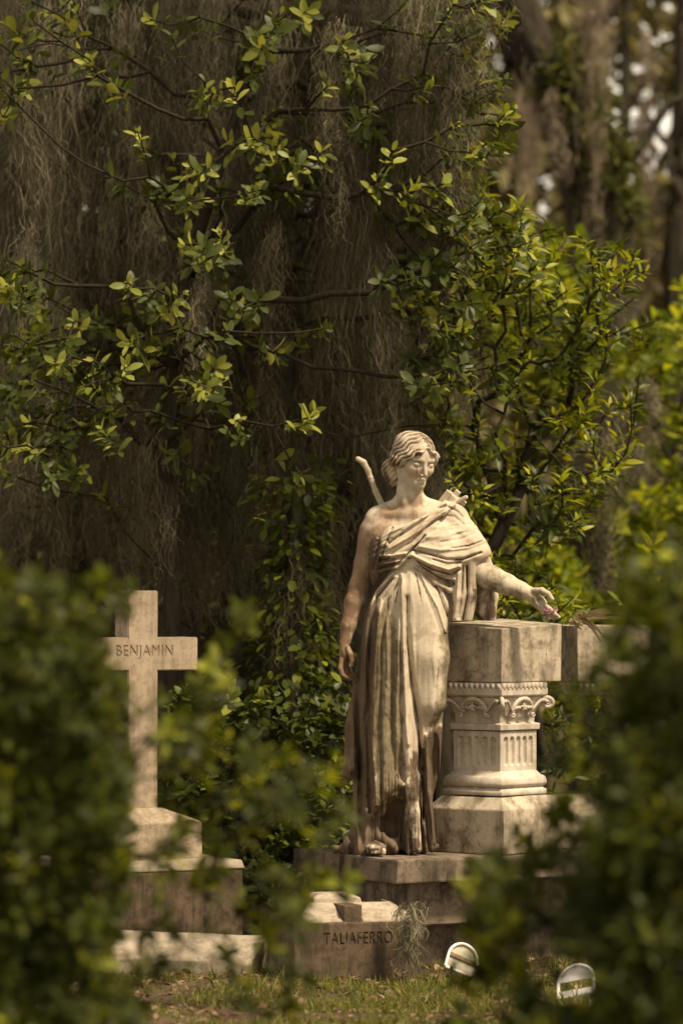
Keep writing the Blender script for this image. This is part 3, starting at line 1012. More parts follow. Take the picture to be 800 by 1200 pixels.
f.D = np.maximum(f.D, (Q(0, 727.5)[2] - f.ax[2])[None, None, :]).astype(np.float32)
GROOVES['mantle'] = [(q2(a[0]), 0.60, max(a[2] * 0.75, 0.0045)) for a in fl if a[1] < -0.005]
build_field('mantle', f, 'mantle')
GROOVES.clear()

# ---- quiver stubs on the shoulder, bow tip behind the other
f = Field(Q(508, 616, -0.04), Q(552, 566, 0.16), 0.0026)
BX = np.array(Matrix.Rotation(R(38), 3, 'Y') @ Matrix.Rotation(R(10), 3, 'X'))
f.box(Q(527, 593, 0.050), (0.036, 0.030, 0.052), BX, 0.008)
f.box(Q(531, 583, 0.045), (0.020, 0.018, 0.040), BX, 0.004, 0.003, 'sub')
f.box(Q(521, 583, 0.018), (0.014, 0.010, 0.034), BX, 0.003, 0.003)
f.box(Q(532, 582, 0.030), (0.013, 0.010, 0.032), BX, 0.003, 0.003)
f.cone(Q(526, 593, 0.015), Q(545.5, 583, -0.005), 0.010, 0.0095, 0.004)
f.box(Q(541, 589, 0.02), (0.016, 0.012, 0.014), BX, 0.003, 0.005)
f.cone(Q(523, 584, 0.03), Q(529, 572, 0.02), 0.0035, 0.003, 0.002)
build_field('quiver', f, 'mantle')
f = Field(Q(410, 612, 0.04), Q(462, 526, 0.14), 0.0026)
f.chain([Q(419.5, 537, 0.09), Q(426, 541, 0.09), Q(431.5, 551, 0.09), Q(435.5, 563, 0.09), Q(440, 575, 0.09), Q(448, 592, 0.09), Q(456, 606, 0.09)],
        [0.0115, 0.0125, 0.0115, 0.0105, 0.0125, 0.0135, 0.014], 0.006)
f.ell(Q(434, 559, 0.09), (0.013, 0.013, 0.008), None, 0.004)
build_field('bow_tip', f, 'skin')
# ------------------------------------------------------------------ monument, gravestones
warm_stone = stone_mat('streaked_limestone', (0.46, 0.38, 0.27), (0.10, 0.072, 0.04), (0.10, 0.085, 0.035), 0.8, 0.45, 0.65, 0.95)
clean_stone = stone_mat('pale_carved_marble', (0.54, 0.47, 0.37), (0.22, 0.16, 0.10), (0.17, 0.15, 0.07), 0.4, 0.08, 0.5, 0.35)
dark_stone = stone_mat('dark_mossy_stone', (0.21, 0.155, 0.105), (0.035, 0.025, 0.016), (0.05, 0.05, 0.018), 0.85, 0.5, 0.95, 0.8)
pale_top = stone_mat('pale_sunlit_granite', (0.37, 0.305, 0.22), (0.13, 0.092, 0.055), (0.13, 0.12, 0.045), 0.65, 0.25, 0.3, 0.7)
cross_stone = stone_mat('speckled_cross_granite', (0.38, 0.295, 0.20), (0.15, 0.105, 0.062), (0.11, 0.095, 0.04), 0.55, 0.25, 0.55, 0.75, scale=1.6)
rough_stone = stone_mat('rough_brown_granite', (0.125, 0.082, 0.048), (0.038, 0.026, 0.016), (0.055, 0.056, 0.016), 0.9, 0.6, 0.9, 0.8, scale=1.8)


def prism(bm, sections, bev=0.0):
    """solid through square sections [(half_x, half_y, z)], closed at both ends"""
    rings = []
    for hx, hy, z in sections:
        rings.append([bm.verts.new((sx * hx, sy * hy, z)) for sx, sy in ((-1, -1), (1, -1), (1, 1), (-1, 1))])
    for a, b in zip(rings[:-1], rings[1:]):
        for i in range(4):
            bm.faces.new((a[i], a[(i + 1) % 4], b[(i + 1) % 4], b[i]))
    bm.faces.new(rings[0][::-1])
    bm.faces.new(rings[-1])
    return rings


def box(bm, lo, hi):
    vs = [bm.verts.new((x, y, z)) for z in (lo[2], hi[2]) for y in (lo[1], hi[1]) for x in (lo[0], hi[0])]
    for f_ in ((0, 2, 3, 1), (4, 5, 7, 6), (0, 1, 5, 4), (2, 6, 7, 3), (0, 4, 6, 2), (1, 3, 7, 5)):
        bm.faces.new([vs[i] for i in f_])
    return vs


def worn(bm, width=0.006, seg=2, cuts=0, jit=0.0):
    bmesh.ops.recalc_face_normals(bm, faces=bm.faces)
    es = [e for e in bm.edges if len(e.link_faces) == 2 and e.calc_face_angle(0) > 0.25]
    bmesh.ops.bevel(bm, geom=es, offset=width, segments=seg, affect='EDGES', profile=0.6, clamp_overlap=True)
    if cuts:
        bmesh.ops.subdivide_edges(bm, edges=[e for e in bm.edges if e.calc_length() > 0.05], cuts=cuts, use_grid_fill=True)
    if jit:
        for v in bm.verts:
            p = np.array([[v.co.x, v.co.y, v.co.z]])
            d = np.array([fbm(p + 3.1, 9, 3)[0], fbm(p + 7.7, 9, 4)[0], fbm(p + 1.3, 9, 5)[0]]) * jit
            v.co += Vector(d)


def local(name, bm, mat, parent, smooth=False):
    """a part in its parent's own coordinates"""
    o = link(name, bm_mesh(name, bm, smooth), mat, parent, world=False)
    if smooth:
        pass
    return o


def zof(py, Y): return at(400, py, Y)[2]


# ---- platform the statue and pedestal stand on (a square set corner-on)
PY = 15.62
pc = at(470, 1008, PY)
plat = empty('stone_platform', (pc[0], pc[1], 0), R(45))
tag(plat, 'low dark stained stone platform under the statue and its pedestal', 'platform')
ztop = float(zof(1008, PY))
bm = bmesh.new()
box(bm, (-0.02, 0, 0.345), (2.6, 0.86, ztop)); worn(bm, 0.008, 2, 1, 0.004)
# local x runs away to the picture-right, local y to the picture-left
plat.rotation_euler = (0, 0, R(30))
o = local('top_slab', bm, dark_stone, plat)
bm = bmesh.new(); box(bm, (0.022, 0.10, 0.16), (2.55, 0.83, 0.343)); worn(bm, 0.006, 1); local('plinth_course', bm, dark_stone, plat)
bm = bmesh.new(); box(bm, (0.12, 0.20, -0.05), (2.45, 0.76, 0.158)); worn(bm, 0.006, 1); local('footing', bm, dark_stone, plat)

# ---- pedestal: corner towards the viewer
PC = at(590, 1005, 15.90)                # near bottom corner of the base block
ped = empty('carved_stone_pedestal', (PC[0] - 0.123 * 0.203, PC[1] + 1.409 * 0.203, ztop + 0.002), R(50))
tag(ped, 'pale carved stone pedestal with fluted sides and a square cap, under the outstretched hand', 'pedestal')
zl = lambda py, Y=15.95: float(zof(py, Y)) - (ztop + 0.002)
S2 = 1 / math.sqrt(2)
hb, hs, ha, hc = 0.203, 0.128, 0.159, 0.157
bm = bmesh.new()
prism(bm, [(hb, hb, 0), (hb, hb, zl(949)), (hs + 0.035, hs + 0.035, zl(935))])
worn(bm, 0.006, 2, 1, 0.003); local('base_block', bm, warm_stone, ped)
bm = bmesh.new()
z0, z1 = zl(934), zl(905)
prof = [(hs + 0.028, z0 + 0.002), (hs + 0.028, z0 + 0.024), (hs + 0.018, z0 + 0.027), (hs + 0.019, z0 + 0.031)]
for i in range(9):
    a = -math.pi / 2 + math.pi * i / 8
    prof.append((hs + 0.010 + 0.020 * math.cos(a) * (1 if a < 0 else 0.9), z0 + 0.055 + 0.022 * math.sin(a) + (0.006 if a > 0.5 else 0)))
prof += [(hs - 0.004, z1), (hs - 0.006, z1 + 0.012), (hs - 0.012, z1 + 0.013)]
prism(bm, [(p, p, z) for p, z in prof])
worn(bm, 0.002, 1); local('base_moulding', bm, clean_stone, ped, True)
# fluted shaft: each face has round-headed flutes cut as a height field
bm = bmesh.new()
zs0, zs1 = zl(904), zl(858)
hw = hs - 0.004
n_f, nx, nz = 5, 97, 60
for k in range(4):
    M = Matrix.Rotation(k * math.pi / 2, 3, 'Z')
    grid = []
    for j in range(nz + 1):
        row = []
        z = zs0 + (zs1 - zs0) * j / nz
        for i in range(nx + 1):
            x = -hw + 2 * hw * i / nx
            p = (x + hw * 0.86) / (2 * hw * 0.86) * n_f
            d = 0.0
            if 0 < p < n_f:
                w_ = (p - math.floor(p) - 0.5) * (2 * hw * 0.86 / n_f)
                rr = 0.0140
                zt, zb = zs1 - 0.022 - rr, zs0 + 0.018 + rr
                dz = z - min(max(z, zb), zt)
                q = rr * rr - w_ * w_ - dz * dz
                if q > 0: d = min(math.sqrt(q), 0.012)
            row.append(bm.verts.new(M @ Vector((x, -hw + d, z))))
        grid.append(row)
    for j in range(nz):
        for i in range(nx):
            bm.faces.new((grid[j][i], grid[j][i + 1], grid[j + 1][i + 1], grid[j + 1][i]))
bmesh.ops.remove_doubles(bm, verts=bm.verts, dist=0.0005)
local('fluted_shaft', bm, clean_stone, ped)
# capital: necking band, bell, abacus, leaf arches and corner volutes
zc0, zc1 = zl(857), zl(817)
bm = bmesh.new()
prism(bm, [(hw + 0.010, hw + 0.010, zc0 + 0.001), (hw + 0.012, hw + 0.012, zc0 + 0.026), (hw - 0.006, hw - 0.006, zc0 + 0.031), (hw - 0.003, hw - 0.003, zc0 + 0.07), (hw + 0.022, hw + 0.022, zc1 - 0.004)])
worn(bm, 0.003, 2); cap = local('capital', bm, clean_stone, ped)
bm = bmesh.new(); prism(bm, [(ha - 0.012, ha - 0.012, zc1 - 0.003), (ha, ha, zc1 + 0.006), (ha, ha, zc1 + 0.034), (ha - 0.01, ha - 0.01, zc1 + 0.036)]); worn(bm, 0.003, 2)
local('abacus', bm, clean_stone, ped)
for k in range(4):
    M = np.array(Matrix.Rotation(k * math.pi / 2, 3, 'Z'))
    b = Bag()
    yf = -(hw + 0.016)
    def tb(pts, r, sides=8):
        P = np.array(pts, float)
        V, F = tube(P, np.array(r, float), sides)
        b.add(V @ M.T, F)
    th = np.linspace(0.12, math.pi - 0.12, 15)
    arc = [(0.068 * math.cos(a), yf - 0.012 * math.sin(a), zc1 - 0.068 + 0.058 * math.sin(a)) for a in th]
    tb(arc, [0.008 + 0.003 * math.sin(a) for a in th])
    arc = [(0.056 * math.cos(a), yf - 0.006 * math.sin(a), zc1 - 0.070 + 0.046 * math.sin(a)) for a in th]
    tb(arc, [0.006] * 15)
    for sx in (-1, 1):
        cx_, cz_ = sx * 0.068, zc1 - 0.076
        sp = [(cx_ + 0.012 * (1 - t) * math.cos(t * 7) * sx, yf - 0.006 - 0.004 * t, cz_ + 0.012 * (1 - t) * math.sin(-t * 7)) for t in np.linspace(0, 0.9, 16)]
        tb(sp, [0.006] * 16)
        stem = [(sx * (0.074 + 0.074 * t), yf - 0.004 - 0.018 * t, zc1 - 0.055 + 0.038 * math.sin(2.2 * t) ) for t in np.linspace(0, 1, 9)]
        tb(stem, np.linspace(0.005, 0.009, 9))
    # rosette of petals in the middle of the arch
    for q in range(5):
        a = q / 5 * 2 * math.pi + 0.3
        tb([(0.0, yf - 0.012, zc1 - 0.046), (0.010 * math.cos(a), yf - 0.016, zc1 - 0.046 + 0.010 * math.sin(a)), (0.019 * math.cos(a), yf - 0.010, zc1 - 0.046 + 0.017 * math.sin(a))], [0.006, 0.008, 0.003])
    for sx in (-1, 1):
        for q in range(3):
            tb([(sx * (0.018 + 0.012 * q), yf - 0.008, zc1 - 0.050), (sx * (0.026 + 0.012 * q), yf - 0.013, zc1 - 0.044), (sx * (0.032 + 0.012 * q), yf - 0.006, zc1 - 0.056)], [0.004, 0.007, 0.003])
    # corner volute, on the diagonal
    dg = hw + 0.040
    sp = []
    for t in np.linspace(0, 1, 26):
        rr = 0.024 * (1 - 0.85 * t)
        a = 2.2 - t * 10.5
        rad = dg + rr * math.cos(a) * 0.9 - 0.006
        sp.append((rad * 0.99, -rad * 0.99, zc1 - 0.030 + rr * math.sin(a)))
    tb(sp, np.linspace(0.010, 0.006, 26))
    me = b.mesh('leaf_carving')
    link('leaf_carving', me, clean_stone, cap, world=False)
# egg-and-dart band
bm = bmesh.new()
zb0, zb1 = zl(814.5), zl(800.5)
prism(bm, [(hc - 0.030, hc - 0.030, zb0 + 0.001), (hc - 0.024, hc - 0.024, zb0 + 0.006), (hc - 0.014, hc - 0.014, zb0 + 0.024), (hc - 0.002, hc - 0.002, zb1 - 0.008), (hc, hc, zb1)])
worn(bm, 0.0015, 1); band = local('egg_and_dart_band', bm, clean_stone, ped)
b = Bag()
for k in range(4):
    M = np.array(Matrix.Rotation(k * math.pi / 2, 3, 'Z'))
    for i in range(11):
        x = -hc + 0.016 + (2 * hc - 0.032) * i / 10
        V, F = tube(np.array([(x, -(hc - 0.020), zb0 + 0.004), (x, -(hc - 0.013), zb0 + 0.012), (x, -(hc - 0.004), zb0 + 0.028), (x, -(hc - 0.001), zb1 - 0.008), (x, -(hc - 0.001), zb1 - 0.003)]), np.array([0.003, 0.0085, 0.0110, 0.0110, 0.006]), 8)
        b.add(V @ M.T, F)
link('egg_moulding', b.mesh('egg_moulding'), clean_stone, band, world=False)
# cap block with a slightly pitched, worn top
bm = bmesh.new()
zt0, zt1 = zl(800), zl(737)
r = prism(bm, [(hc + 0.002, hc + 0.002, zt0 + 0.001), (hc + 0.003, hc + 0.003, zt1)])
top = r[-1]
for ring in r:
    for v in ring:
        if v.co.x > 0: v.co.x += 0.095
for v in top:                         # the top falls towards the near corner
    far = (v.co.x * S2 - v.co.y * S2)
    back = (v.co.x + v.co.y) * S2     # local x,y -> both run away from the viewer after the 45 degree turn
    v.co.z += 0.022 * (v.co.y + hc) / (2 * hc) + 0.014 * (v.co.x + hc) / (2 * hc)
worn(bm, 0.004, 2, 2, 0.002); local('cap_block', bm, warm_stone, ped)

# ---- low colonnade wall that runs on behind the pedestal, to the picture-right
W0 = at(676, 800, 16.40)
wall = empty('stone_balustrade', (W0[0], W0[1], ztop + 0.001), R(14))
tag(wall, 'stained stone balustrade running off behind the pedestal into the leafy bush', 'balustrade')
zw = lambda py: float(zof(py, 16.40)) - (ztop + 0.001)
bm = bmesh.new(); box(bm, (0, 0, zw(799)), (1.6, 0.3, zw(733))); worn(bm, 0.006, 2, 2, 0.003); local('top_beam', bm, warm_stone, wall)
bm = bmesh.new(); prism(bm, [(0.78, 0.12, zw(815)), (0.80, 0.15, zw(800))])
bmesh.ops.translate(bm, verts=bm.verts, vec=(0.81, 0.15, 0)); o = local('band', bm, clean_stone, wall)
b = Bag()
for i in range(56):
    x = 0.012 + i * 0.0285
    V, F = tube(np.array([(x, 0.028, zw(814)), (x, 0.016, zw(809)), (x, 0.002, zw(803)), (x, 0.002, zw(801))]), np.array([0.003, 0.0075, 0.009, 0.004]), 6)
    b.add(V, F)
link('egg_moulding', b.mesh('egg_moulding'), clean_stone, o, world=False)
bm = bmesh.new(); prism(bm, [(1.0, 0.24, 0), (1.0, 0.24, zw(955)), (0.97, 0.17, zw(934))]); bmesh.ops.translate(bm, verts=bm.verts, vec=(0.72, 0.18, 0))
worn(bm, 0.006, 2, 1, 0.003); local('base_course', bm, warm_stone, wall)
for x in (0.32, 1.25):
    bm = bmesh.new()
    prof = [(0.10, 0.933), (0.10, 0.925), (0.115, 0.918), (0.10, 0.908), (0.085, 0.90), (0.082, 0.86), (0.10, 0.855), (0.10, 0.845), (0.085, 0.84), (0.115, 0.8165)]
    prism(bm, [(p, p, zw(z * 1000)) for p, z in prof]); bmesh.ops.translate(bm, verts=bm.verts, vec=(x, 0.15, 0)); worn(bm, 0.002, 1)
    local('column', bm, clean_stone, wall)


def text_mesh(body, size, depth, sx=1.0):
    cu = bpy.data.curves.new('lettering', 'FONT')
    cu.body = body; cu.size = size; cu.extrude = depth; cu.align_x = 'CENTER'; cu.align_y = 'CENTER'
    cu.space_character = 1.12
    cu.offset = 0.0006
    o = bpy.data.objects.new('lettering', cu)
    COL.objects.link(o)
    dg = bpy.context.evaluated_depsgraph_get()
    me = bpy.data.meshes.new_from_object(o.evaluated_get(dg))
    bpy.data.objects.remove(o)
    bpy.data.curves.remove(cu)
    me.transform(Matrix.Rotation(math.pi / 2, 4, 'X') @ Matrix.Diagonal((sx, 1, 1, 1)))
    return me


def engrave(o, me, loc):
    """cut lettering into a stone part"""
    me.transform(Matrix.Translation(loc))
    t = bpy.data.objects.new('cutter', me)
    COL.objects.link(t)
    t.matrix_world = o.parent.matrix_basis.copy() if o.parent else Matrix.Identity(4)
    md = o.modifiers.new('cut', 'BOOLEAN')
    md.operation = 'DIFFERENCE'; md.object = t
    top = max(v.co.z for v in o.data.vertices)
    ok = False
    for solver in ('EXACT', 'FAST'):
        md.solver = solver
        for selfx in ((False, True) if solver == 'EXACT' else (False,)):
            md.use_self = selfx
            bpy.context.view_layer.update()
            nm = bpy.data.meshes.new_from_object(o.evaluated_get(bpy.context.evaluated_depsgraph_get()))
            zs = [v.co.z for v in nm.vertices] or [0]
            ok = len(nm.polygons) > len(o.data.polygons) and max(zs) >= top - 0.01
            print('engraved', solver, selfx, ok, len(nm.polygons))
            if ok: break
        if ok: break
    o.modifiers.clear()
    if ok: o.data = nm
    bpy.data.objects.remove(t)
    return ok


letter_dark = plain_mat('dark_letter_fill', (0.045, 0.032, 0.02), (0.09, 0.065, 0.04), 60, 0.95, 0.1)  # dark backing for the floor of the cut letters

# ---- stone cross
CY = 16.2
u = CY / FPX
cc = at(150, 950, CY)
cr = empty('cross_gravestone', (cc[0], cc[1], 0), R(28))
tag(cr, 'tall speckled stone cross lettered BENJAMIN on a stepped base, half behind the blurred bush', 'gravestone')
zx = lambda py: float(zof(py, CY))
cw, cd = 0.139, 0.135
bm = bmesh.new()
za, zb_, zt_, zbt = zx(786), zx(747), zx(692), zx(958)
arm = 0.187
gx_, gz_ = [-arm, 0, cw, cw + arm], [zbt, za, zb_, zt_]
cells = {(1, 0), (0, 1), (1, 1), (2, 1), (1, 2)}
VV = {}
def gv(i, k, b):
    if (i, k, b) not in VV: VV[(i, k, b)] = bm.verts.new((gx_[i], cd * b, gz_[k]))
    return VV[(i, k, b)]
for i, k in sorted(cells):
    if k != 1: bm.faces.new((gv(i, k, 0), gv(i + 1, k, 0), gv(i + 1, k + 1, 0), gv(i, k + 1, 0)))
    bm.faces.new((gv(i, k + 1, 1), gv(i + 1, k + 1, 1), gv(i + 1, k, 1), gv(i, k, 1)))
    for di, dk, (a, b) in ((-1, 0, ((0, 1), (0, 0))), (1, 0, ((1, 0), (1, 1))), (0, -1, ((0, 0), (1, 0))), (0, 1, ((1, 1), (0, 1)))):
        if (i + di, k + dk) not in cells:
            bm.faces.new((gv(i + a[0], k + a[1], 0), gv(i + a[0], k + a[1], 1), gv(i + b[0], k + b[1], 1), gv(i + b[0], k + b[1], 0)))
bm.faces.new([gv(i, 1, 0) for i in range(4)] + [gv(i, 2, 0) for i in (3, 2, 1, 0)])
bmesh.ops.recalc_face_normals(bm, faces=bm.faces)
bmesh.ops.bevel(bm, geom=[e for e in bm.edges if len(e.link_faces) == 2 and e.calc_face_angle(0) > 0.5 and e.is_convex], offset=0.004, segments=2, affect='EDGES')
cross = local('cross', bm, cross_stone, cr)
lt = text_mesh('BENJAMIN', 0.066, 0.004, 0.82)
ok_c = engrave(cross, lt.copy(), (cw / 2 + 0.008, 0, (za + zb_) / 2 + 0.012))
bd = text_mesh('BENJAMIN', 0.066, 0.0005, 0.82)
bd.transform(Matrix.Translation((cw / 2 + 0.008, 0.0034 if ok_c else -0.0004, (za + zb_) / 2 + 0.012)))
link('lettering', bd, plain_mat('faint_letter_fill', (0.15, 0.105, 0.065), (0.24, 0.175, 0.115), 60, 0.95, 0.1), cross, world=False)
bs = [(0.21, 0.21, zx(1006)), (0.21, 0.21, zx(963)), (cw / 2 + 0.015, cd / 2 + 0.015, zx(947))]
bm = bmesh.new(); prism(bm, bs); bmesh.ops.translate(bm, verts=bm.verts, vec=(cw / 2, cd / 2, 0)); worn(bm, 0.006, 2, 1, 0.003)
local('upper_base', bm, cross_stone, cr)
bm = bmesh.new(); prism(bm, [(0.355, 0.335, zx(1086) - 0.08), (0.355, 0.335, zx(1018)), (0.345, 0.325, zx(1009)), (0.212, 0.212, zx(1007.5))]); bmesh.ops.translate(bm, verts=bm.verts, vec=(cw / 2, cd / 2 + 0.03, 0)); worn(bm, 0.010, 2, 2, 0.003)
local('lower_base', bm, rough_stone, cr)
bm = bmesh.new(); prism(bm, [(0.362, 0.342, zx(1017)), (0.352, 0.332, zx(1008) + 0.004), (0.214, 0.214, zx(1006) + 0.004)]); bmesh.ops.translate(bm, verts=bm.verts, vec=(cw / 2, cd / 2 + 0.03, 0)); worn(bm, 0.006, 2, 1, 0.003)
local('coping', bm, pale_top, cr)

# ---- pale kerb of the grave plot in front of the cross
KY = 15.62
ka, kb = at(96, 1128, KY), at(304, 1128, KY - 0.10)
kerb = empty('grave_kerb', (ka[0], ka[1], 0), math.atan2(kb[1] - ka[1], kb[0] - ka[0]))
tag(kerb, 'pale sloping stone kerb lying on the grass left of the low inscribed block', 'grave kerb')
L_ = float(np.linalg.norm((kb - ka)[:2]))
bm = bmesh.new()
pr = [(0.0, -0.02), (0.0, 0.05), (0.035, 0.085), (0.16, 0.150), (0.21, 0.145), (0.22, -0.02)]
A = [bm.verts.new((0, y, z)) for y, z in pr]
B = [bm.verts.new((L_ + (0.02 if z > 0.1 else -0.03), y, z - 0.02)) for y, z in pr]
bm.faces.new(A[::-1]); bm.faces.new(B)
for i in range(6): bm.faces.new((A[i], A[(i + 1) % 6], B[(i + 1) % 6], B[i]))
worn(bm, 0.008, 2, 4, 0.006)
local('kerb_stone', bm, pale_top, kerb)
bm = bmesh.new(); box(bm, (-0.6, 0.02, -0.05), (-0.01, 0.2, 0.11)); worn(bm, 0.01, 2, 2, 0.006); local('end_stone', bm, pale_top, kerb)

# ---- low inscribed block
TY = 15.2
tc = at(345, 1143, TY)
tb_ = empty('low_grave_marker', (tc[0], tc[1], 0), R(17))
tag(tb_, 'low brown stone grave block lettered TALIAFERRO with sunlit sloping top', 'gravestone')
tw, td = 0.528, 0.40
eave, ridge = float(zof(1083, TY)), float(zof(1083, TY)) + 0.062
bm = bmesh.new()
r0 = [bm.verts.new((x, y, -0.05)) for x, y in ((0, 0), (tw, 0), (tw, td), (0, td))]
r1 = [bm.verts.new((x, y, eave)) for x, y in ((0, 0), (tw, 0), (tw, td), (0, td))]
r2 = [bm.verts.new((x, y, ridge)) for x, y in ((0.10, 0.15), (tw - 0.09, 0.15), (tw - 0.09, td - 0.13), (0.10, td - 0.13))]
for a, b in ((r0, r1), (r1, r2)):
    for i in range(4): bm.faces.new((a[i], a[(i + 1) % 4], b[(i + 1) % 4], b[i]))
bm.faces.new(r2); bm.faces.new(r0[::-1])
worn(bm, 0.006, 2)
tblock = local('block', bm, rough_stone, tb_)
lt = text_mesh('TALIAFERRO', 0.068, 0.008, 0.68)
engrave(tblock, lt.copy(), (tw * 0.50, 0, eave - 0.064))
bd = text_mesh('TALIAFERRO', 0.068, 0.0005, 0.68)
bd.transform(Matrix.Translation((tw * 0.50, 0.0062, eave - 0.064)))
link('lettering', bd, letter_dark, tblock, world=False)
# pale top slabs, sunlight put into their colour, and the raised middle rib
def slab(pts, th):
    bm = bmesh.new()
    a = [bm.verts.new(p) for p in pts]
    b = [bm.verts.new((p[0], p[1], p[2] - th)) for p in pts]
    bm.faces.new(a); bm.faces.new(b[::-1])
    for i in range(len(a)): bm.faces.new((a[i], b[i], b[(i + 1) % len(a)], a[(i + 1) % len(a)]))
    worn(bm, 0.003, 1, 2, 0.004)
    return bm
e2 = eave + 0.006
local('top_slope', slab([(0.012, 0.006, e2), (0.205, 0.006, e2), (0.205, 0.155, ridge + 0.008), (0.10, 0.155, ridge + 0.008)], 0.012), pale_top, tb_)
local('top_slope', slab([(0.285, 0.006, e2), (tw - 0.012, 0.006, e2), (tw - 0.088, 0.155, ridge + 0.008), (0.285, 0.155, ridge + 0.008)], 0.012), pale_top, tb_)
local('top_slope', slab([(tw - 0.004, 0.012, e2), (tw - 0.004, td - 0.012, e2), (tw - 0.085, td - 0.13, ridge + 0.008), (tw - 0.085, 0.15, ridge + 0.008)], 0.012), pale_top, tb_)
bm = bmesh.new(); box(bm, (0.208, 0.004, eave - 0.05), (0.282, td - 0.02, ridge + 0.004)); worn(bm, 0.006, 2, 1, 0.004); local('raised_rib', bm, rough_stone, tb_)
bm = bmesh.new(); prism(bm, [(0.105, 0.085, ridge - 0.01), (0.10, 0.080, ridge + 0.026), (0.070, 0.055, ridge + 0.040)]); bmesh.ops.translate(bm, verts=bm.verts, vec=(0.225, 0.235, 0)); worn(bm, 0.006, 2, 1, 0.004)
local('raised_head', bm, pale_top, tb_)

# ---- two small white arched garden markers on the grass
white = plain_mat('chipped_white_paint', (0.62, 0.58, 0.50), (0.78, 0.74, 0.66), 30, 0.5, 0.4, 0.1)


cream = plain_mat('yellowed_plastic', (0.36, 0.32, 0.22), (0.50, 0.46, 0.34), 25, 0.5, 0.3, 0.1)
brown_bar = plain_mat('rusty_bar', (0.14, 0.09, 0.05), (0.22, 0.16, 0.09), 40, 0.7, 0.2, 0.2)


def arch_marker(px, py, Y, tilt, rz, label, wide, closed):
    g = at(px, py, Y)
    o = empty('white_arched_marker', (g[0], g[1], 0.0), R(rz))
    tag(o, label, 'garden marker', 'small white arched markers in the grass')
    M = Matrix.Translation((0, 0, float(g[2]))) @ Matrix.Rotation(R(tilt), 4, 'Y') @ Matrix.Rotation(R(-18), 4, 'X')
    w, h = wide, 0.118
    b = Bag()
    arc = [(-w, 0, 0), (-w, 0, h * 0.45)] + [(-w * math.cos(a), 0, h * 0.45 + h * 0.55 * math.sin(a)) for a in np.linspace(0.15, math.pi - 0.15, 15)] + [(w, 0, h * 0.45), (w, 0, 0), (-w, 0, 0)]
    V, F = tube(np.array(arc), np.full(len(arc), 0.0065), 8)
    b.add(V, F)
    me = b.mesh('rim'); me.transform(M); link('rim', me, white, o, world=False)
    bm = bmesh.new()
    z0 = 0.004 if closed else h * 0.52
    out = [q for q in arc[:-1] if q[2] >= z0] if not closed else arc[:-1]
    if not closed:
        out = [(-w, 0, z0)] + [q for q in out if abs(q[0]) < w * 0.999 or q[2] > z0] + [(w, 0, z0)]
    a = [bm.verts.new((x * 0.95, 0.004, z)) for x, y, z in out]
    c = [bm.verts.new((x * 0.95, 0.010, z)) for x, y, z in out]
    bm.faces.new(a); bm.faces.new(c[::-1])
    for i in range(len(a)): bm.faces.new((a[i], c[i], c[(i + 1) % len(a)], a[(i + 1) % len(a)]))
    me = bm_mesh('panel', bm); me.transform(M); link('panel', me, cream if closed else white, o, world=False)
    bm = bmesh.new()
    if closed: box(bm, (-w * 0.97, -0.004, h * 0.42), (w * 0.97, 0.002, h * 0.54))
    else: box(bm, (-w * 0.97, -0.004, 0.0), (w * 0.97, 0.006, h * 0.20))
    me = bm_mesh('cross_bar', bm); me.transform(M); link('cross_bar', me, brown_bar if closed else white, o, world=False)
    for sx in (-0.5, 0.6):
        p0 = M @ Vector((sx * w, 0.002, 0.002))
        b = Bag()
        V, F = tube(np.array([tuple(p0), (p0.x + 0.004, p0.y + 0.01, p0.z * 0.5 - 0.02), (p0.x + 0.006, p0.y + 0.015, -0.05)]), np.full(3, 0.006), 8)
        b.add(V, F)
        link('peg', b.mesh('peg'), white, o, world=False)
    return o


arch_marker(538, 1139, 15.35, 24, 20, 'small white arched garden marker nearer the inscribed block, tilted in the grass', 0.066, True)
arch_marker(674, 1167, 14.45, -12, -38, 'small white arched garden marker low under the blurred bush on the right', 0.082, False)
# ------------------------------------------------------------------ trees, shrubs, moss
dark_leaf = leaf_mat('glossy_dark_leaf', [(0.0, (0.022, 0.031, 0.007)), (0.45, (0.076, 0.092, 0.015)), (0.75, (0.19, 0.205, 0.034)), (1.0, (0.33, 0.315, 0.055))], 0.22, 0.30, 0.45)
laurel_leaf = leaf_mat('laurel_leaf', [(0.0, (0.024, 0.036, 0.006)), (0.45, (0.082, 0.102, 0.011)), (0.75, (0.21, 0.225, 0.016)), (1.0, (0.36, 0.34, 0.02))], 0.22, 0.36, 0.42)
azalea_leaf = leaf_mat('azalea_leaf', [(0.0, (0.018, 0.023, 0.005)), (0.45, (0.070, 0.082, 0.010)), (0.7, (0.145, 0.162, 0.013)), (1.0, (0.29, 0.29, 0.016))], 0.2, 0.38, 0.5)
lime_leaf = leaf_mat('spring_green_leaf', [(0.0, (0.06, 0.09, 0.008)), (0.5, (0.19, 0.225, 0.018)), (1.0, (0.37, 0.36, 0.025))], 0.15, 0.5, 0.5)
oak_leaf = leaf_mat('oak_leaf', [(0.0, (0.022, 0.026, 0.010)), (0.5, (0.055, 0.060, 0.022)), (1.0, (0.12, 0.12, 0.045))], 0.2, 0.3, 0.55)
fern_leaf = leaf_mat('fern_leaf', [(0.0, (0.025, 0.032, 0.006)), (1.0, (0.10, 0.105, 0.014))], 0.15, 0.3, 0.6)
bark = bark_mat('grey_brown_bark', (0.105, 0.080, 0.055), (0.040, 0.029, 0.020))
bark_dark = bark_mat('dark_oak_bark', (0.055, 0.042, 0.028), (0.020, 0.015, 0.010), 1.0, 0.4)
twig_bark = bark_mat('twig_bark', (0.048, 0.037, 0.023), (0.022, 0.017, 0.011), 2.0)


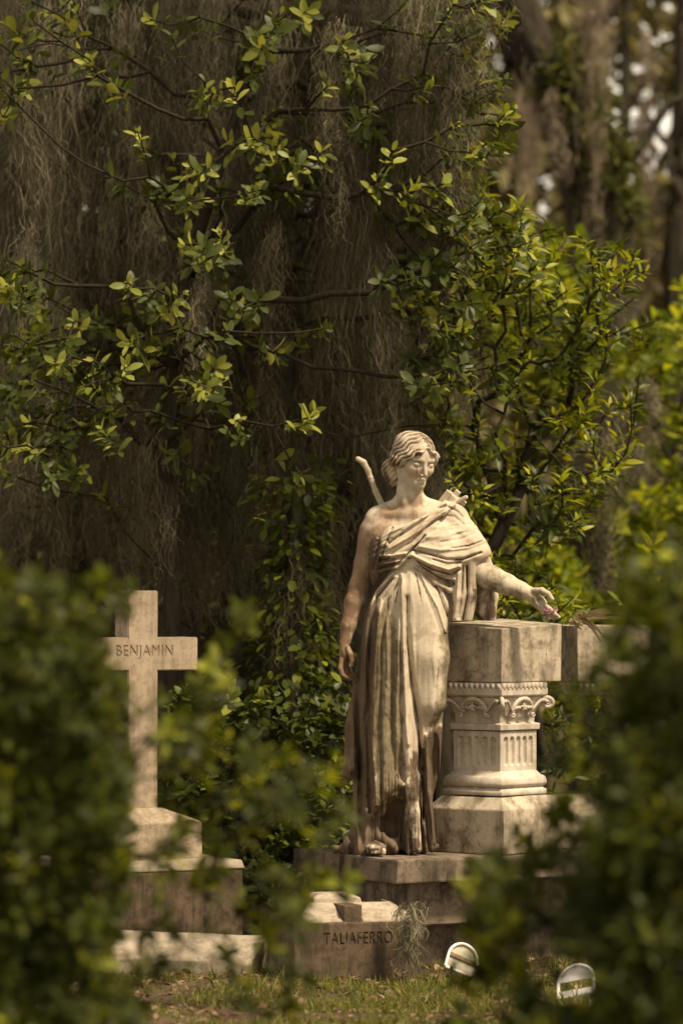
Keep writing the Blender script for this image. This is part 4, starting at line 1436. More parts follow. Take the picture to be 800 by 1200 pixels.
def shrub(name, label, cat, base, tips, mat, group=None, root=None, step=0.1, base_r=0.02, wander=0.06, lift=0.1, wood=twig_bark, **kw):
    """a bush or small tree: branching wood to every tip, leaf whorls on the tips"""
    t = empty(name, tuple(base))
    tag(t, label, cat, group)
    rt = root if root is not None else [np.array(base), np.array(base) + (tips.mean(0) - np.array(base)) * 0.35]
    ch, dirs = grow(rt, tips, step=step, base_r=base_r, twig_r=kw.pop('twig_r', 0.0022), wander=wander, lift=lift)
    link('branches', wood_bag(ch).mesh('branches'), wood, t)
    b = Bag()
    rosettes(b, tips, dirs, **kw)
    link('leaves', b.mesh('leaves'), mat, t)
    return t


def ground_pt(px, Y): 
    p = at(px, 700, Y)
    return np.array([p[0], Y, 0.0])


# ---- blurred azalea bushes close to the camera
def bush(label, mass, n, spr, basepx, Y0, Y1, keepout=(), copies=1, young=0.12):
    def ok(P):
        d = P[:, 1] * math.cos(PITCH) + (P[:, 2] - CAM_H) * math.sin(PITCH)
        px = 400 + FPX * P[:, 0] / d
        py = 600 - FPX * (-P[:, 1] * math.sin(PITCH) + (P[:, 2] - CAM_H) * math.cos(PITCH)) / d
        m = np.ones(len(P), bool)
        for a, b_, c_, e in keepout:
            m &= ~((px > a) & (px < c_) & (py > b_) & (py < e))
        return m
    lt = in_poly(mass, n, Y0, Y1)
    st = np.array([at(x, y, rng.uniform(Y0 + 0.2, Y1 + 0.2)) for x, y in spr])
    st = np.concatenate([st] + [st + rng.normal(size=st.shape) * [0.028, 0.12, 0.028] for _ in range(copies)])
    tips = np.concatenate([lt, st])
    yv = np.concatenate([np.full(len(lt), young), np.full(len(st), 0.27)])     # fresh growth on the stray shoots, with their sunlit look put into the tint
    keep = ok(tips) & (tips[:, 2] > 0.03)
    tips, yv = tips[keep], yv[keep]
    Ym = (Y0 + Y1) / 2
    g = ground_pt(basepx, Ym)
    return shrub('azalea_bush', label, 'bush', g, tips, azalea_leaf, 'azalea bushes close to the camera',
                 root=[g, g + [0.03, 0, 0.35], g + [0.0, 0, 0.75]], base_r=0.014, per=(6, 9), size=(0.038, 0.062), young=yv, along=5, stem=0.07, tpl=LEAF_OVAL, step=0.08, twig_r=0.0015)


left_mass = [(-90, 645), (10, 655), (60, 680), (100, 700), (122, 750), (136, 800), (150, 850), (158, 905), (160, 960), (146, 1010), (136, 1060), (122, 1120), (170, 1180), (190, 1290), (-90, 1290)]
spr = [(285, 712), (292, 722), (276, 730), (264, 752), (254, 772), (246, 790), (228, 800), (262, 806), (240, 835), (226, 850), (262, 868), (292, 880), (318, 892), (342, 886), (366, 900), (382, 912), (300, 915), (330, 930),
       (352, 945), (388, 972), (404, 968), (250, 905), (276, 935), (235, 945), (300, 965), (255, 985), (212, 1000), (238, 1022), (190, 1040), (268, 1030), (312, 1018), (340, 1030), (376, 1022), (402, 1030), (285, 1060),
       (318, 1072), (352, 1068), (240, 1085), (200, 1090), (270, 1108), (312, 1100), (345, 1130), (290, 1140), (340, 1175), (318, 1165), (205, 925), (200, 850), (212, 880), (215, 960), (186, 1000), (236, 870), (215, 1130), (180, 1120), (150, 690), (128, 690), (140, 1040), (136, 1100), (120, 670), (190, 815), (170, 1000)]
bush('blurred dark green azalea bush in front of the stone cross', left_mass, 1350, spr, 20, 9.0, 10.4)
right_mass = [(880, 640), (800, 655), (776, 690), (768, 740), (742, 790), (720, 840), (708, 900), (694, 960), (672, 1000), (660, 1060), (640, 1110), (610, 1160), (590, 1290), (880, 1290)]
spr = [(735, 690), (748, 715), (722, 735), (742, 765), (756, 680), (668, 802), (712, 800), (680, 850), (664, 905), (694, 880), (652, 950), (672, 980), (612, 985), (590, 1000),
       (640, 1000), (560, 1020), (584, 1036), (612, 1030), (575, 1070), (600, 1085), (552, 1098), (628, 1070), (570, 1120), (548, 1150), (590, 1160), (560, 1190), (610, 1120), (540, 1185), (700, 930), (730, 720), (716, 775), (620, 1010), (598, 1060), (566, 1050), (600, 1130), (770, 648), (790, 636), (800, 650), (742, 660), (760, 700), (570, 1010)]
bush('blurred dark green azalea bush covering the balustrade end of the monument', right_mass, 1300, spr, 790, 8.5, 9.9, keepout=[(636, 1108, 706, 1180), (510, 1085, 540, 1140)], copies=2, young=0.11)

# ---- laurel-like small tree behind the pedestal
poly = [(505, 225), (560, 190), (600, 240), (640, 262), (665, 270), (720, 285), (755, 300), (735, 345), (760, 380), (715, 420), (745, 470), (735, 530), (690, 590), (672, 640), (625, 640), (600, 600), (560, 640), (530, 600), (520, 520), (470, 470), (480, 420), (500, 380), (470, 330), (500, 280)]
tips = in_poly(poly, 235, 17.0, 18.4)
tops = np.array([at(x, y, 17.5 + 0.5 * rng.random()) for x, y in ((640, 262), (652, 268), (606, 236), (600, 246), (722, 284), (742, 300), (700, 300), (755, 318), (688, 316), (630, 290), (742, 350), (752, 382), (736, 470), (742, 500), (726, 540), (700, 580), (682, 612), (748, 440))])
base = ground_pt(566, 17.6)
shrub('laurel_tree', 'small bright green laurel tree with bare forked stems behind the statue', 'tree', base, np.concatenate([tips, tops]), laurel_leaf,
      root=[base, base + [0.01, 0, 0.5], at(566, 690, 17.6), at(571, 655, 17.6), at(592, 610, 17.6), at(612, 570, 17.65)], base_r=0.036, per=(7, 11), size=(0.065, 0.10), young=0.45, along=5, stem=0.16, tpl=LEAF_LONG, wander=0.08, lift=0.22, step=0.12, up=0.6)

# ---- broad-leaved magnolia sprays standing before the moss, picture-left
spots = [(0, 60, 30, 40), (20, 105, 25, 30), (118, 90, 24, 16), (100, 60, 30, 20), (172, 160, 20, 14), (205, 205, 45, 24), (262, 190, 34, 22), (235, 222, 40, 18), (122, 208, 20, 12), (250, 290, 36, 26), (215, 300, 20, 22), (330, 205, 30, 26),
         (350, 225, 26, 14), (370, 190, 30, 18), (425, 155, 30, 26), (400, 110, 30, 26), (445, 195, 26, 30), (15, 300, 28, 34), (40, 345, 30, 26), (100, 370, 26, 24), (155, 330, 22, 14), (170, 365, 30, 26), (200, 380, 26, 26), (270, 350, 34, 26),
         (275, 385, 26, 24), (335, 400, 20, 20), (380, 385, 14, 20), (70, 420, 40, 34), (20, 460, 34, 40), (110, 450, 34, 30), (60, 500, 34, 26), (230, 440, 30, 30), (260, 470, 28, 24), (215, 545, 20, 16), (130, 500, 26, 24), (340, 20, 40, 24), (200, 30, 40, 18),
         (300, 45, 40, 20), (560, 40, 36, 30), (590, 20, 26, 22), (560, 110, 34, 30), (545, 165, 34, 28), (590, 100, 18, 20), (500, 90, 30, 24), (575, 145, 24, 16), (470, 230, 30, 24), (520, 200, 30, 24), (590, 150, 20, 18), (372, 490, 14, 12), (368, 555, 12, 16), (520, 245, 40, 30), (565, 262, 40, 30), (500, 300, 36, 34), (545, 310, 44, 34), (590, 300, 36, 30), (480, 345, 30, 34), (520, 370, 44, 34), (570, 360, 40, 34), (500, 420, 34, 34), (545, 430, 40, 34), (505, 480, 30, 30),
         (30, 400, 40, 34), (80, 470, 40, 34), (150, 430, 36, 30), (190, 470, 34, 30), (300, 480, 26, 26), (20, 530, 34, 34), (90, 545, 36, 26), (60, 20, 40, 26), (250, 110, 36, 22), (300, 150, 36, 24), (490, 30, 34, 24), (430, 60, 30, 24)]
tips = np.concatenate([np.array([at(rng.normal(x, sx * 0.6), rng.normal(y, sy * 0.6), rng.uniform(16.5, 17.6)) for _ in range(max(2, int(sx * sy / 125)))]) for x, y, sx, sy in spots])
base = ground_pt(205, 17.4)
shrub('magnolia_tree', 'broad leaved magnolia with pale leaf whorls scattered before the hanging moss', 'tree', base, tips, dark_leaf,
      root=[base, at(206, 900, 17.4), at(200, 700, 17.45), at(190, 520, 17.4), at(205, 430, 17.35), at(225, 300, 17.3), at(262, 180, 17.2), at(300, 60, 17.2), at(330, -60, 17.2)], base_r=0.045, per=(5, 9), size=(0.056, 0.098), young=0.42, along=3, stem=0.12, tpl=LEAF_OVAL, wander=0.10, lift=0.15, step=0.14, up=0.55)

tips = in_poly([(-30, -20), (540, -20), (545, 300), (500, 560), (430, 640), (300, 690), (-30, 660)], 170, 17.9, 19.6)
base = ground_pt(300, 18.8)
shrub('magnolia_tree', 'shaded dark magnolia branching behind the moss curtains', 'tree', base, tips, dark_leaf,
      root=[base, at(302, 800, 18.8), at(310, 600, 18.8), at(330, 400, 18.7), at(300, 200, 18.7), at(290, 0, 18.6)], base_r=0.05, per=(6, 9), size=(0.07, 0.11), young=0.10, along=4, stem=0.14, tpl=LEAF_OVAL, wander=0.10, lift=0.15, step=0.16, up=0.4)

# ---- undergrowth shrubs
def mound(name, label, poly, n, Y0, Y1, mat, basepx, **kw):
    tips = in_poly(poly, n, Y0, Y1)
    b = ground_pt(basepx, (Y0 + Y1) / 2)
    return shrub(name, label, 'shrub', b, tips, mat, kw.pop('group', None), **kw)


mound('low_shrub', 'dense low dark shrub between the stone cross and the statue', [(190, 800), (240, 790), (300, 800), (360, 780), (405, 800), (412, 900), (405, 1000), (330, 1050), (240, 1040), (190, 1000)], 320, 16.7, 17.8, dark_leaf, 300,
      per=(6, 9), size=(0.05, 0.085), young=0.10, along=4, stem=0.10, tpl=LEAF_ROUND, base_r=0.015, group='undergrowth shrubs')
mound('low_shrub', 'dark leafy shrub behind the stone cross, under the moss', [(-40, 760), (120, 760), (230, 850), (250, 990), (150, 1060), (-40, 1060)], 170, 17.0, 18.0, dark_leaf, 90,
      per=(6, 8), size=(0.05, 0.085), young=0.04, along=4, stem=0.1, tpl=LEAF_ROUND, base_r=0.015, group='undergrowth shrubs')
mound('low_shrub', 'small pointed leaf shrub showing just above the pedestal top beside the hand', [(540, 660), (575, 640), (620, 655), (660, 690), (690, 700), (690, 740), (540, 760)], 60, 16.9, 17.5, laurel_leaf, 610,
      per=(8, 11), size=(0.045, 0.07), young=0.5, along=3, stem=0.06, tpl=LEAF_LONG, base_r=0.012, group='undergrowth shrubs', up=0.9, lift=0.05)
mound('low_shrub', 'dark leafy shrub behind the carved pedestal and balustrade', [(640, 780), (700, 770), (800, 770), (860, 800), (860, 960), (640, 960)], 120, 17.0, 17.8, dark_leaf, 720,
      per=(6, 8), size=(0.05, 0.08), young=0.1, along=4, stem=0.1, tpl=LEAF_LONG, base_r=0.012, group='undergrowth shrubs')
mound('low_shrub', 'dark green shrub along the woods foot behind the balustrade', [(560, 690), (700, 680), (860, 690), (860, 830), (560, 830)], 140, 18.6, 20.5, laurel_leaf, 700,
      per=(6, 8), size=(0.07, 0.11), young=0.2, along=4, stem=0.12, tpl=LEAF_LONG, base_r=0.015, group='undergrowth shrubs')

# ---- old trunks in the moss wall, the middle one clothed in creeper
def trunk_tree(name, label, pts, rads, limbs=(), mat=bark, cat='tree', group=None):
    base = np.array(pts[0])
    t = empty(name, tuple(base))
    tag(t, label, cat, group)
    P = np.array(pts, float)
    tt = np.linspace(0, len(P) - 1, 40)
    path = np.stack([np.interp(tt, np.arange(len(P)), P[:, i]) for i in range(3)], 1)
    path[:, 0] += 0.02 * np.sin(tt * 3 + rng.random() * 6)
    rr = np.interp(tt, np.arange(len(rads)) * (len(P) - 1) / (len(rads) - 1), rads)
    V, F = tube(path, rr, 28)
    ctr = np.repeat(path, 28, 0)
    d = unit(V - ctr)
    a = np.arctan2(d[:, 1], d[:, 0])
    V = V + d * (np.repeat(rr, 28) * (0.16 * vnoise(np.stack([a * 2.2, V[:, 2] * 1.4, V[:, 2] * 0 + rng.random() * 9], 1), 1.3, 2) + 0.07 * np.sin(a * 7 + V[:, 2] * 1.2)))[:, None]
    b = Bag(); b.add(V, F)
    link('trunk', b.mesh('trunk'), mat, t)
    if limbs:
        b = Bag()
        for lp, lr in limbs:
            L = np.array(lp, float)
            q = np.linspace(0, len(L) - 1, 18)
            pp = np.stack([np.interp(q, np.arange(len(L)), L[:, i]) for i in range(3)], 1)
            pp[1:-1] += rng.normal(size=(16, 3)) * 0.02
            V, F = tube(pp, np.linspace(lr, lr * 0.35, 18), 8)
            b.add(V, F)
        link('limbs', b.mesh('limbs'), mat, t)
    return t


def up(px0, px1, Y, top=6.5): 
    g = ground_pt(px0, Y)
    e = at(px1, 0, Y)
    return [g, np.array([g[0] * 0.6 + e[0] * 0.4, Y, 1.6]), np.array([e[0], Y + 0.1, 4.2]), np.array([e[0] + 0.1, Y + 0.2, top])]


oakL = trunk_tree('live_oak', 'broad pale grey trunk directly behind the statue with moss around it', up(422, 440, 18.6, 8.5), [0.17, 0.145, 0.14, 0.12],
                  [([at(440, 20, 18.6), at(300, 10, 18.5), at(120, -10, 18.3), at(-60, -40, 18.1)], 0.055), ([at(436, 130, 18.6), at(350, 100, 18.4), at(250, 120, 18.2), at(140, 95, 18.1)], 0.03),
                   ([at(440, 60, 18.6), at(520, 30, 18.4), at(620, -20, 18.3)], 0.045), ([at(432, 250, 18.6), at(370, 240, 18.3), at(300, 270, 18.2)], 0.022), ([at(436, 60, 18.6), at(380, 150, 18.0), at(300, 180, 17.8), at(180, 190, 17.7)], 0.02)])
trunk_tree('slim_tree', 'pale slim trunk behind the blurred bush at the far picture-left', up(90, 78, 19.0), [0.10, 0.075, 0.07, 0.06], group='slim trunks in the moss')
trunk_tree('slim_tree', 'grey trunk rising just behind the arm of the stone cross', up(212, 215, 18.9), [0.14, 0.10, 0.09, 0.08], group='slim trunks in the moss')
trunk_tree('slim_tree', 'thin dark trunk at the picture-left edge', up(12, 5, 18.8), [0.07, 0.055, 0.05, 0.05], group='slim trunks in the moss')
trunk_tree('slim_tree', 'dark trunk in the gap between cross and creeper-clad trunk', up(268, 285, 19.3), [0.11, 0.085, 0.08, 0.07], mat=bark_dark, group='slim trunks in the moss')
trunk_tree('slim_tree', 'dark trunk just right of the stone head of the statue', up(512, 505, 18.9), [0.085, 0.07, 0.065, 0.05], mat=bark_dark, group='slim trunks in the moss')
cv = trunk_tree('creeper_clad_tree', 'broken trunk clothed in small leaved creeper left of the statue', [ground_pt(346, 17.3), ground_pt(347, 17.3) + [0, 0, 0.7], ground_pt(343, 17.32) + [0, 0, 1.4], ground_pt(340, 17.35) + [0, 0, 2.0]], [0.09, 0.07, 0.055, 0.02], mat=bark_dark)
n = 1700
zz_ = rng.uniform(0.2, 2.05, n) ; th = rng.uniform(0, 6.28, n)
cx0 = ground_pt(346, 17.3)
rad_ = rng.uniform(0.08, 0.25, n) * (1.1 - 0.3 * zz_ / 2.1) * (1 + 0.25 * np.sin(zz_ * 7))
pos = np.stack([cx0[0] + rad_ * np.cos(th), 17.25 + rad_ * np.sin(th), zz_], 1)
outw = np.stack([np.cos(th), np.sin(th), -0.5 + 0 * th], 1) + rng.normal(size=(n, 3)) * 0.5
b = Bag(); place_leaves(b, pos, outw, np.stack([np.cos(th), np.sin(th), 1.2 + 0 * th], 1), rng.uniform(0.035, 0.075, n), 0.1 + 0.65 * rng.random(n) ** 2, LEAF_ROUND)
link('creeper_leaves', b.mesh('creeper_leaves'), laurel_leaf, cv)

# ---- great leaning oak in the upper right distance, fern growing along it
OY = 27.0
path = [np.array([at(715, 0, OY)[0], OY, 0]), at(712, 420, OY), at(704, 270, OY), at(688, 200, OY), at(660, 130, OY), at(634, 80, OY), at(606, 20, OY), at(560, -80, OY)]
oak = trunk_tree('live_oak', 'huge dark leaning oak trunk covered in fern, upper right distance', path, [0.30, 0.25, 0.21, 0.18, 0.17, 0.16, 0.14],
                 [([at(700, 230, OY), at(745, 170, OY), at(790, 120, OY), at(860, 60, OY)], 0.05), ([at(650, 110, OY), at(690, 30, OY), at(740, -20, OY), at(800, -60, OY)], 0.07), ([at(612, 30, OY), at(590, 90, OY), at(560, 110, OY)], 0.05)], mat=bark_dark)
n = 2600
q = rng.integers(2, 5, n); f_ = rng.random(n)
Pp = np.array(path)
pos = Pp[q] * (1 - f_)[:, None] + Pp[q + 1] * f_[:, None] + rand_unit(n) * rng.uniform(0.12, 0.28, n)[:, None] + np.array([0.10, -0.05, 0.02])
b = Bag(); place_leaves(b, pos, rand_unit(n) + [0.2, -0.3, 0.3], rand_unit(n) + [0, -0.3, 1], rng.uniform(0.06, 0.13, n), rng.random(n), LEAF_LONG)
link('fern', b.mesh('fern'), fern_leaf, oak)

# crown added unseen above the oak, trimmed to shade the moss, not the statue
n = 8000
c = np.stack([rng.uniform(-4.5, 5.5, n), rng.uniform(15.6, 23.5, n), rng.uniform(6.9, 9.6, n)], 1)
keep = (fbm(c, 0.7, 21, 2) > -0.25) & ((c[:, 0] < 0.6) | ((c[:, 1] < 17.4) & (c[:, 0] < 2.6))) & (c[:, 1] > 13.6 + 0.0 * c[:, 0])
c = c[keep]
b = Bag(); place_leaves(b, c, rand_unit(len(c)), rand_unit(len(c)) + [0, 0, 1.2], rng.uniform(0.20, 0.36, len(c)), rng.random(len(c)), LEAF_LOW)
link('shade_crown', b.mesh('shade_crown'), oak_leaf, oakL)

# ---- spring-green saplings in the sun, right distance
def sapling(label, poly, n, Y0, Y1, basepx, size=(0.09, 0.14)):
    tips = in_poly(poly, n, Y0, Y1)
    bpt = ground_pt(basepx, (Y0 + Y1) / 2)
    return shrub('sapling', label, 'tree', bpt, tips, lime_leaf, 'sunlit saplings in the distance', per=(5, 8), size=size, young=0.45, along=3, stem=0.2, tpl=LEAF_OVAL, base_r=0.03, lift=0.1, step=0.25)


sapling('sunlit yellow green sapling behind the small laurel tree', [(560, 300), (610, 265), (680, 280), (700, 330), (690, 430), (640, 470), (590, 440), (560, 380)], 110, 22.5, 24.0, 625)
sapling('sunlit yellow green sapling at the right picture edge', [(735, 360), (800, 320), (870, 330), (870, 640), (800, 650), (742, 600), (760, 500), (720, 440)], 150, 22.5, 24.5, 800)
sapling('low yellow green sapling between the moss column and right edge', [(715, 560), (760, 560), (800, 640), (790, 720), (700, 720), (650, 680), (690, 640)], 80, 22.5, 24.0, 750)
sapling('low bright sapling glimpsed behind the forearm of the statue', [(575, 590), (650, 640), (690, 660), (690, 720), (580, 720)], 55, 21.5, 22.8, 640)

# ---- far woods that close the view
def leaf_cloud(n, X, Y, Z, size, holes=(), nz=0.6, thr=-0.1, seed=5, hole_r=(0.28, 0.30)):
    c = np.stack([rng.uniform(*X, n), rng.uniform(*Y, n), rng.uniform(*Z, n)], 1)
    keep = fbm(c * [1, 0.5, 1], nz, seed, 3) > thr
    for hx_, hz_, hr_ in holes:
        keep &= (c[:, 0] - hx_) ** 2 + (c[:, 2] - hz_) ** 2 > (hr_ * 1.75) ** 2
    c = c[keep]
    m = len(c)
    b = Bag()
    place_leaves(b, c, rand_unit(m), rand_unit(m) + [0, -0.4, 0.8], rng.uniform(*size, m), rng.random(m), LEAF_LOW)
    return b


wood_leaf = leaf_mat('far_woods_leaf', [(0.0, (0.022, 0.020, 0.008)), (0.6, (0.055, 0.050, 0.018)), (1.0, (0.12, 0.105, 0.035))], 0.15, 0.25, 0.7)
far_leaf = leaf_mat('hazed_woods_leaf', [(0.0, (0.08, 0.07, 0.034)), (0.6, (0.20, 0.17, 0.08)), (1.0, (0.34, 0.29, 0.14))], 0.15, 0.35, 0.7)  # distance haze put into the paler leaf colour
slits = [(248, 85, 0.07), (55, 200, 0.07), (207, 30, 0.05), (355, 205, 0.06), (152, 250, 0.04), (160, 30, 0.05)]
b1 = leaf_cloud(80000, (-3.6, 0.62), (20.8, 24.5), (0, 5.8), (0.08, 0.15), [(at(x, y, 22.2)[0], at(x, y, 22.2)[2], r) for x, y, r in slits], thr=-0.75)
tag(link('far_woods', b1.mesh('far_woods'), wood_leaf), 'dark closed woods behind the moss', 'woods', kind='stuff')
gaps = [(at(x, y, 34)[0], at(x, y, 34)[2], r) for x, y, r in ((585, 57, 0.10), (676, 84, 0.10), (710, 92, 0.13), (736, 182, 0.07), (785, 125, 0.18), (788, 150, 0.14), (727, 180, 0.10), (635, 230, 0.08), (770, 45, 0.10), (690, 50, 0.06), (760, 110, 0.08), (792, 24, 0.10), (724, 130, 0.06)) + tuple((x, y, r * 1.8) for x, y, r in slits)]
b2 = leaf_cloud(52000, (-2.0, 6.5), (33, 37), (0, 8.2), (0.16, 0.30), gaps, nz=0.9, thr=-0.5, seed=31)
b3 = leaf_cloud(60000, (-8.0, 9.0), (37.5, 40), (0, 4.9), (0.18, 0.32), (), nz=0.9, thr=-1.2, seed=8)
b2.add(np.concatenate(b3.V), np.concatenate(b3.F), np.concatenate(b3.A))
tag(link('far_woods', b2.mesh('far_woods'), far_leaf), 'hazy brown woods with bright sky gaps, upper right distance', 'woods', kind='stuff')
trunk_tree('slim_tree', 'far dark trunk near the right picture edge', up(735, 730, 33, 8.5), [0.08, 0.06, 0.05, 0.04], mat=bark_dark, group='slim trunks in the far woods')
trunk_tree('slim_tree', 'far forked trunk at the top right corner', up(806, 796, 33, 9), [0.12, 0.10, 0.09, 0.07], [([at(798, 230, 33), at(775, 160, 33), at(740, 110, 33)], 0.05), ([at(797, 200, 33), at(815, 120, 33), at(850, 60, 33)], 0.05)], mat=bark_dark, group='slim trunks in the far woods')

# ---- Spanish moss
moss_mat = NT('spanish_moss')
a = moss_mat.attr('tint')
col_ = moss_mat.ramp(a, [(0.0, (0.032, 0.027, 0.015)), (0.5, (0.135, 0.115, 0.068)), (1.0, (0.34, 0.295, 0.185))])
moss_mat.principled(col_, 0.95, None, 0.1)
moss_mat = moss_mat.m
far_moss = plain_mat('hazed_far_moss', (0.17, 0.13, 0.085), (0.26, 0.20, 0.135), 6, 0.95, 0.1)  # far haze painted in as a paler moss colour


def moss(clumps, bag, strands=70, pts=26, width=0.0030, curl=0.012, fuzz=1.0):
    """hanging curly strands and wisps; clumps = (anchor, length, radius)"""
    for anc, L, rad in clumps:
        n = strands
        t = np.linspace(0, 1, pts)[None, :]
        wisp = rng.random((n, 1)) < 0.6
        start = np.where(wisp, L * rng.random((n, 1)) ** 1.2 * 0.92, L * 0.15 * rng.random((n, 1)))
        ln = np.where(wisp, rng.uniform(0.10, 0.34, (n, 1)), L * (0.3 + 0.7 * rng.random((n, 1))) - start * 0)
        ln = np.maximum(np.minimum(ln, L * 1.04 - start), 0.05)
        off = rng.normal(size=(n, 2)) * rad * 0.5
        s = start + ln * t
        u = np.clip(s / L, 0, 1)
        taper = (0.55 + 1.1 * u) * (u < 0.41) + (1.0 - 1.25 * (u - 0.41)) * (u >= 0.41)
        taper = taper * (1 + 0.25 * np.sin(u * 9 + rng.random() * 6))
        ph = rng.random((n, 2)) * 6.28
        fr = rng.uniform(25, 95, (n, 1))
        am = curl * rng.uniform(0.3, 1.7, (n, 1)) * np.where(wisp, 1.35, 0.7)
        wob = [np.cumsum(rng.normal(size=(n, pts)), 1) * 0.010 * np.sqrt(26 / pts) for _ in range(2)]
        sway = 0.03 * np.sin(u * 5 + rng.random() * 6), 0.03 * np.sin(u * 4 + rng.random() * 6)
        x = anc[0] + off[:, :1] * taper + am * np.sin(fr * ln * t + ph[:, :1]) + wob[0] * fuzz + sway[0]
        y = anc[1] + off[:, 1:] * taper + am * np.cos(fr * ln * t + ph[:, 1:]) + wob[1] * fuzz + sway[1]
        z = anc[2] - s + am * 0.8 * np.sin(fr * 1.37 * ln * t + ph[:, 1:])
        P = np.stack([x, y, z], 2)
        a = rng.random((n, 1)) * 6.28 + t * rng.uniform(-6, 6, (n, 1))
        w = width * rng.uniform(0.6, 1.3, (n, 1)) * (1 - 0.6 * t)
        S = np.stack([np.cos(a) * w, np.sin(a) * w, 0.4 * w * np.sin(2 * a)], 2) * 0.5
        V = np.stack([P - S, P + S], 2).reshape(-1, 3)
        i = np.arange(n)[:, None] * pts * 2 + np.arange(pts - 1)[None, :] * 2
        F = np.stack([i, i + 1, i + 3, i + 2], 2).reshape(-1, 4)
        base = rng.random() * 0.6
        bag.add(V, F, np.repeat(np.clip(base + 0.4 * rng.random(n) ** 1.5, 0, 1), pts * 2))


cl = []
for i in range(360):
    px = rng.uniform(-40, 540)
    Y = rng.uniform(17.7, 19.4)
    top = rng.uniform(1.9, 5.3) if px < 420 else rng.uniform(2.6, 5.3)
    L = rng.uniform(0.5, 1.5)
    L = max(0.35, min(L, top - 1.2 - 0.5 * rng.random()))
    p = at(px, 0, Y)
    cl.append(((p[0], Y, top), L, rng.uniform(0.05, 0.14)))
for i in range(46):
    px, Y = rng.uniform(385, 545), rng.uniform(17.0, 17.9)
    p = at(px, 0, Y)
    top = rng.uniform(3.0, 4.6)
    cl.append(((p[0], Y, top), rng.uniform(0.5, 1.3), rng.uniform(0.04, 0.09)))
# the heavy curtains one can make out
for px, y0, y1, Y, r in ((30, 90, 330, 17.4, 0.10), (70, -20, 280, 17.7, 0.14), (150, 0, 190, 17.6, 0.10), (210, 0, 200, 17.5, 0.10), (245, 30, 210, 17.3, 0.08), (120, 440, 640, 17.6, 0.10), (160, 460, 690, 17.5, 0.11), (235, 320, 480, 17.2, 0.06), (185, 480, 700, 17.4, 0.10),
                         (310, 420, 660, 17.2, 0.07), (325, 560, 800, 17.3, 0.07), (345, 640, 850, 17.1, 0.06), (430, 40, 330, 17.3, 0.12), (470, 30, 260, 17.1, 0.13), (500, 20, 250, 17.0, 0.14), (540, 60, 250, 16.9, 0.10), (570, -20, 110, 17.0, 0.09), (400, 200, 520, 17.6, 0.12), (440, 300, 560, 17.5, 0.12),
                         (320, 260, 420, 17.3, 0.05), (470, 380, 620, 18.0, 0.12), (505, 300, 560, 18.1, 0.08), (280, 480, 700, 17.6, 0.12), (380, 420, 700, 17.9, 0.10), (60, 380, 620, 17.8, 0.12), (515, 460, 600, 17.3, 0.03)):
    p, e = at(px, y0, Y), at(px, y1, Y)
    cl.append(((p[0], Y, p[2]), p[2] - e[2], r))
b = Bag()
moss(cl, b, 135, 18, 0.0025)
mo = link('spanish_moss', b.mesh('spanish_moss'), moss_mat)
tag(mo, 'brown curtains of Spanish moss hanging across the trees behind the statue', 'Spanish moss', kind='stuff')
cl = []
for i in range(24):
    px = rng.choice([612, 622, 650, 694, 697, 699, 752, 820]) + rng.normal() * 5
    Y = rng.uniform(25.5, 32)
    y0 = rng.uniform(-140, 120)
    L = rng.uniform(0.6, 1.9)
    p = at(px, y0, Y)
    cl.append(((p[0], Y, p[2]), L, rng.uniform(0.03, 0.085)))
b = Bag()
moss(cl, b, 70, 16, 0.007, 0.014)
tag(link('spanish_moss', b.mesh('spanish_moss'), far_moss), 'grey moss trailing from the far oaks, upper right distance', 'Spanish moss', kind='stuff')
for px, y0, y1, Y, r, label in ((704, 520, 690, 20.5, 0.07, 'long thin moss column hanging right of the small laurel tree'), (690, 500, 600, 20.6, 0.14, 'wide moss tuft above the long thin moss column'), (748, 440, 560, 21.5, 0.10, 'moss tuft hanging among the sunlit saplings at the right')):
    p, e = at(px, y0, Y), at(px, y1, Y)
    b = Bag(); moss([((p[0], Y, p[2]), p[2] - e[2], r)] * 3, b, 120, 22, 0.004, 0.012)
    tag(link('moss_tuft', b.mesh('moss_tuft'), moss_mat), label, 'Spanish moss', 'separate moss tufts')
p = at(479, 1060, 15.22)
b = Bag()
moss([((p[0] + dx, 15.17 + 0.02 * k, p[2] + 0.01), 0.29 - 0.03 * k, 0.022) for k, dx in enumerate((0, 0.012, -0.012, 0.02))], b, 60, 24, 0.0028, 0.011, 0.45)
tag(link('moss_tuft', b.mesh('moss_tuft'), moss_mat), 'grey moss tuft draped over one end of the low inscribed block', 'Spanish moss', 'separate moss tufts')
# ------------------------------------------------------------------ ground, grass, litter, small things
t = NT('leaf_mould_soil')
v = t.coords()
n1 = t.noise(v, 1.3, 6, 0.65); n2 = t.noise(v, 28, 5, 0.7); n3 = t.noise(v, 6, 4, 0.6)
c = t.mix(t.ramp(n2, [(0.35, 0.0), (0.7, 1.0)]), (0.055, 0.035, 0.022), (0.135, 0.080, 0.050))
c = t.mix(t.ramp(n3, [(0.45, 0.0), (0.62, 1.0)]), c, (0.075, 0.075, 0.025))
c = t.mix(t.ramp(n1, [(0.4, 0.0), (0.7, 1.0)]), c, (0.045, 0.032, 0.02))
t.principled(c, 0.95, t.bump(n2, 0.6, 0.02), 0.1)
bm = bmesh.new()
xs = np.concatenate([[-220, -60, -20, -8], np.linspace(-3, 3, 61), [8, 20, 60, 220]])
ys = np.concatenate([[-60, -5, 2, 6, 9], np.linspace(12, 20, 81), [22, 26, 34, 50, 90, 200, 400]])
GZ = {}
vv = [[bm.verts.new((x, y, 0)) for x in xs] for y in ys]
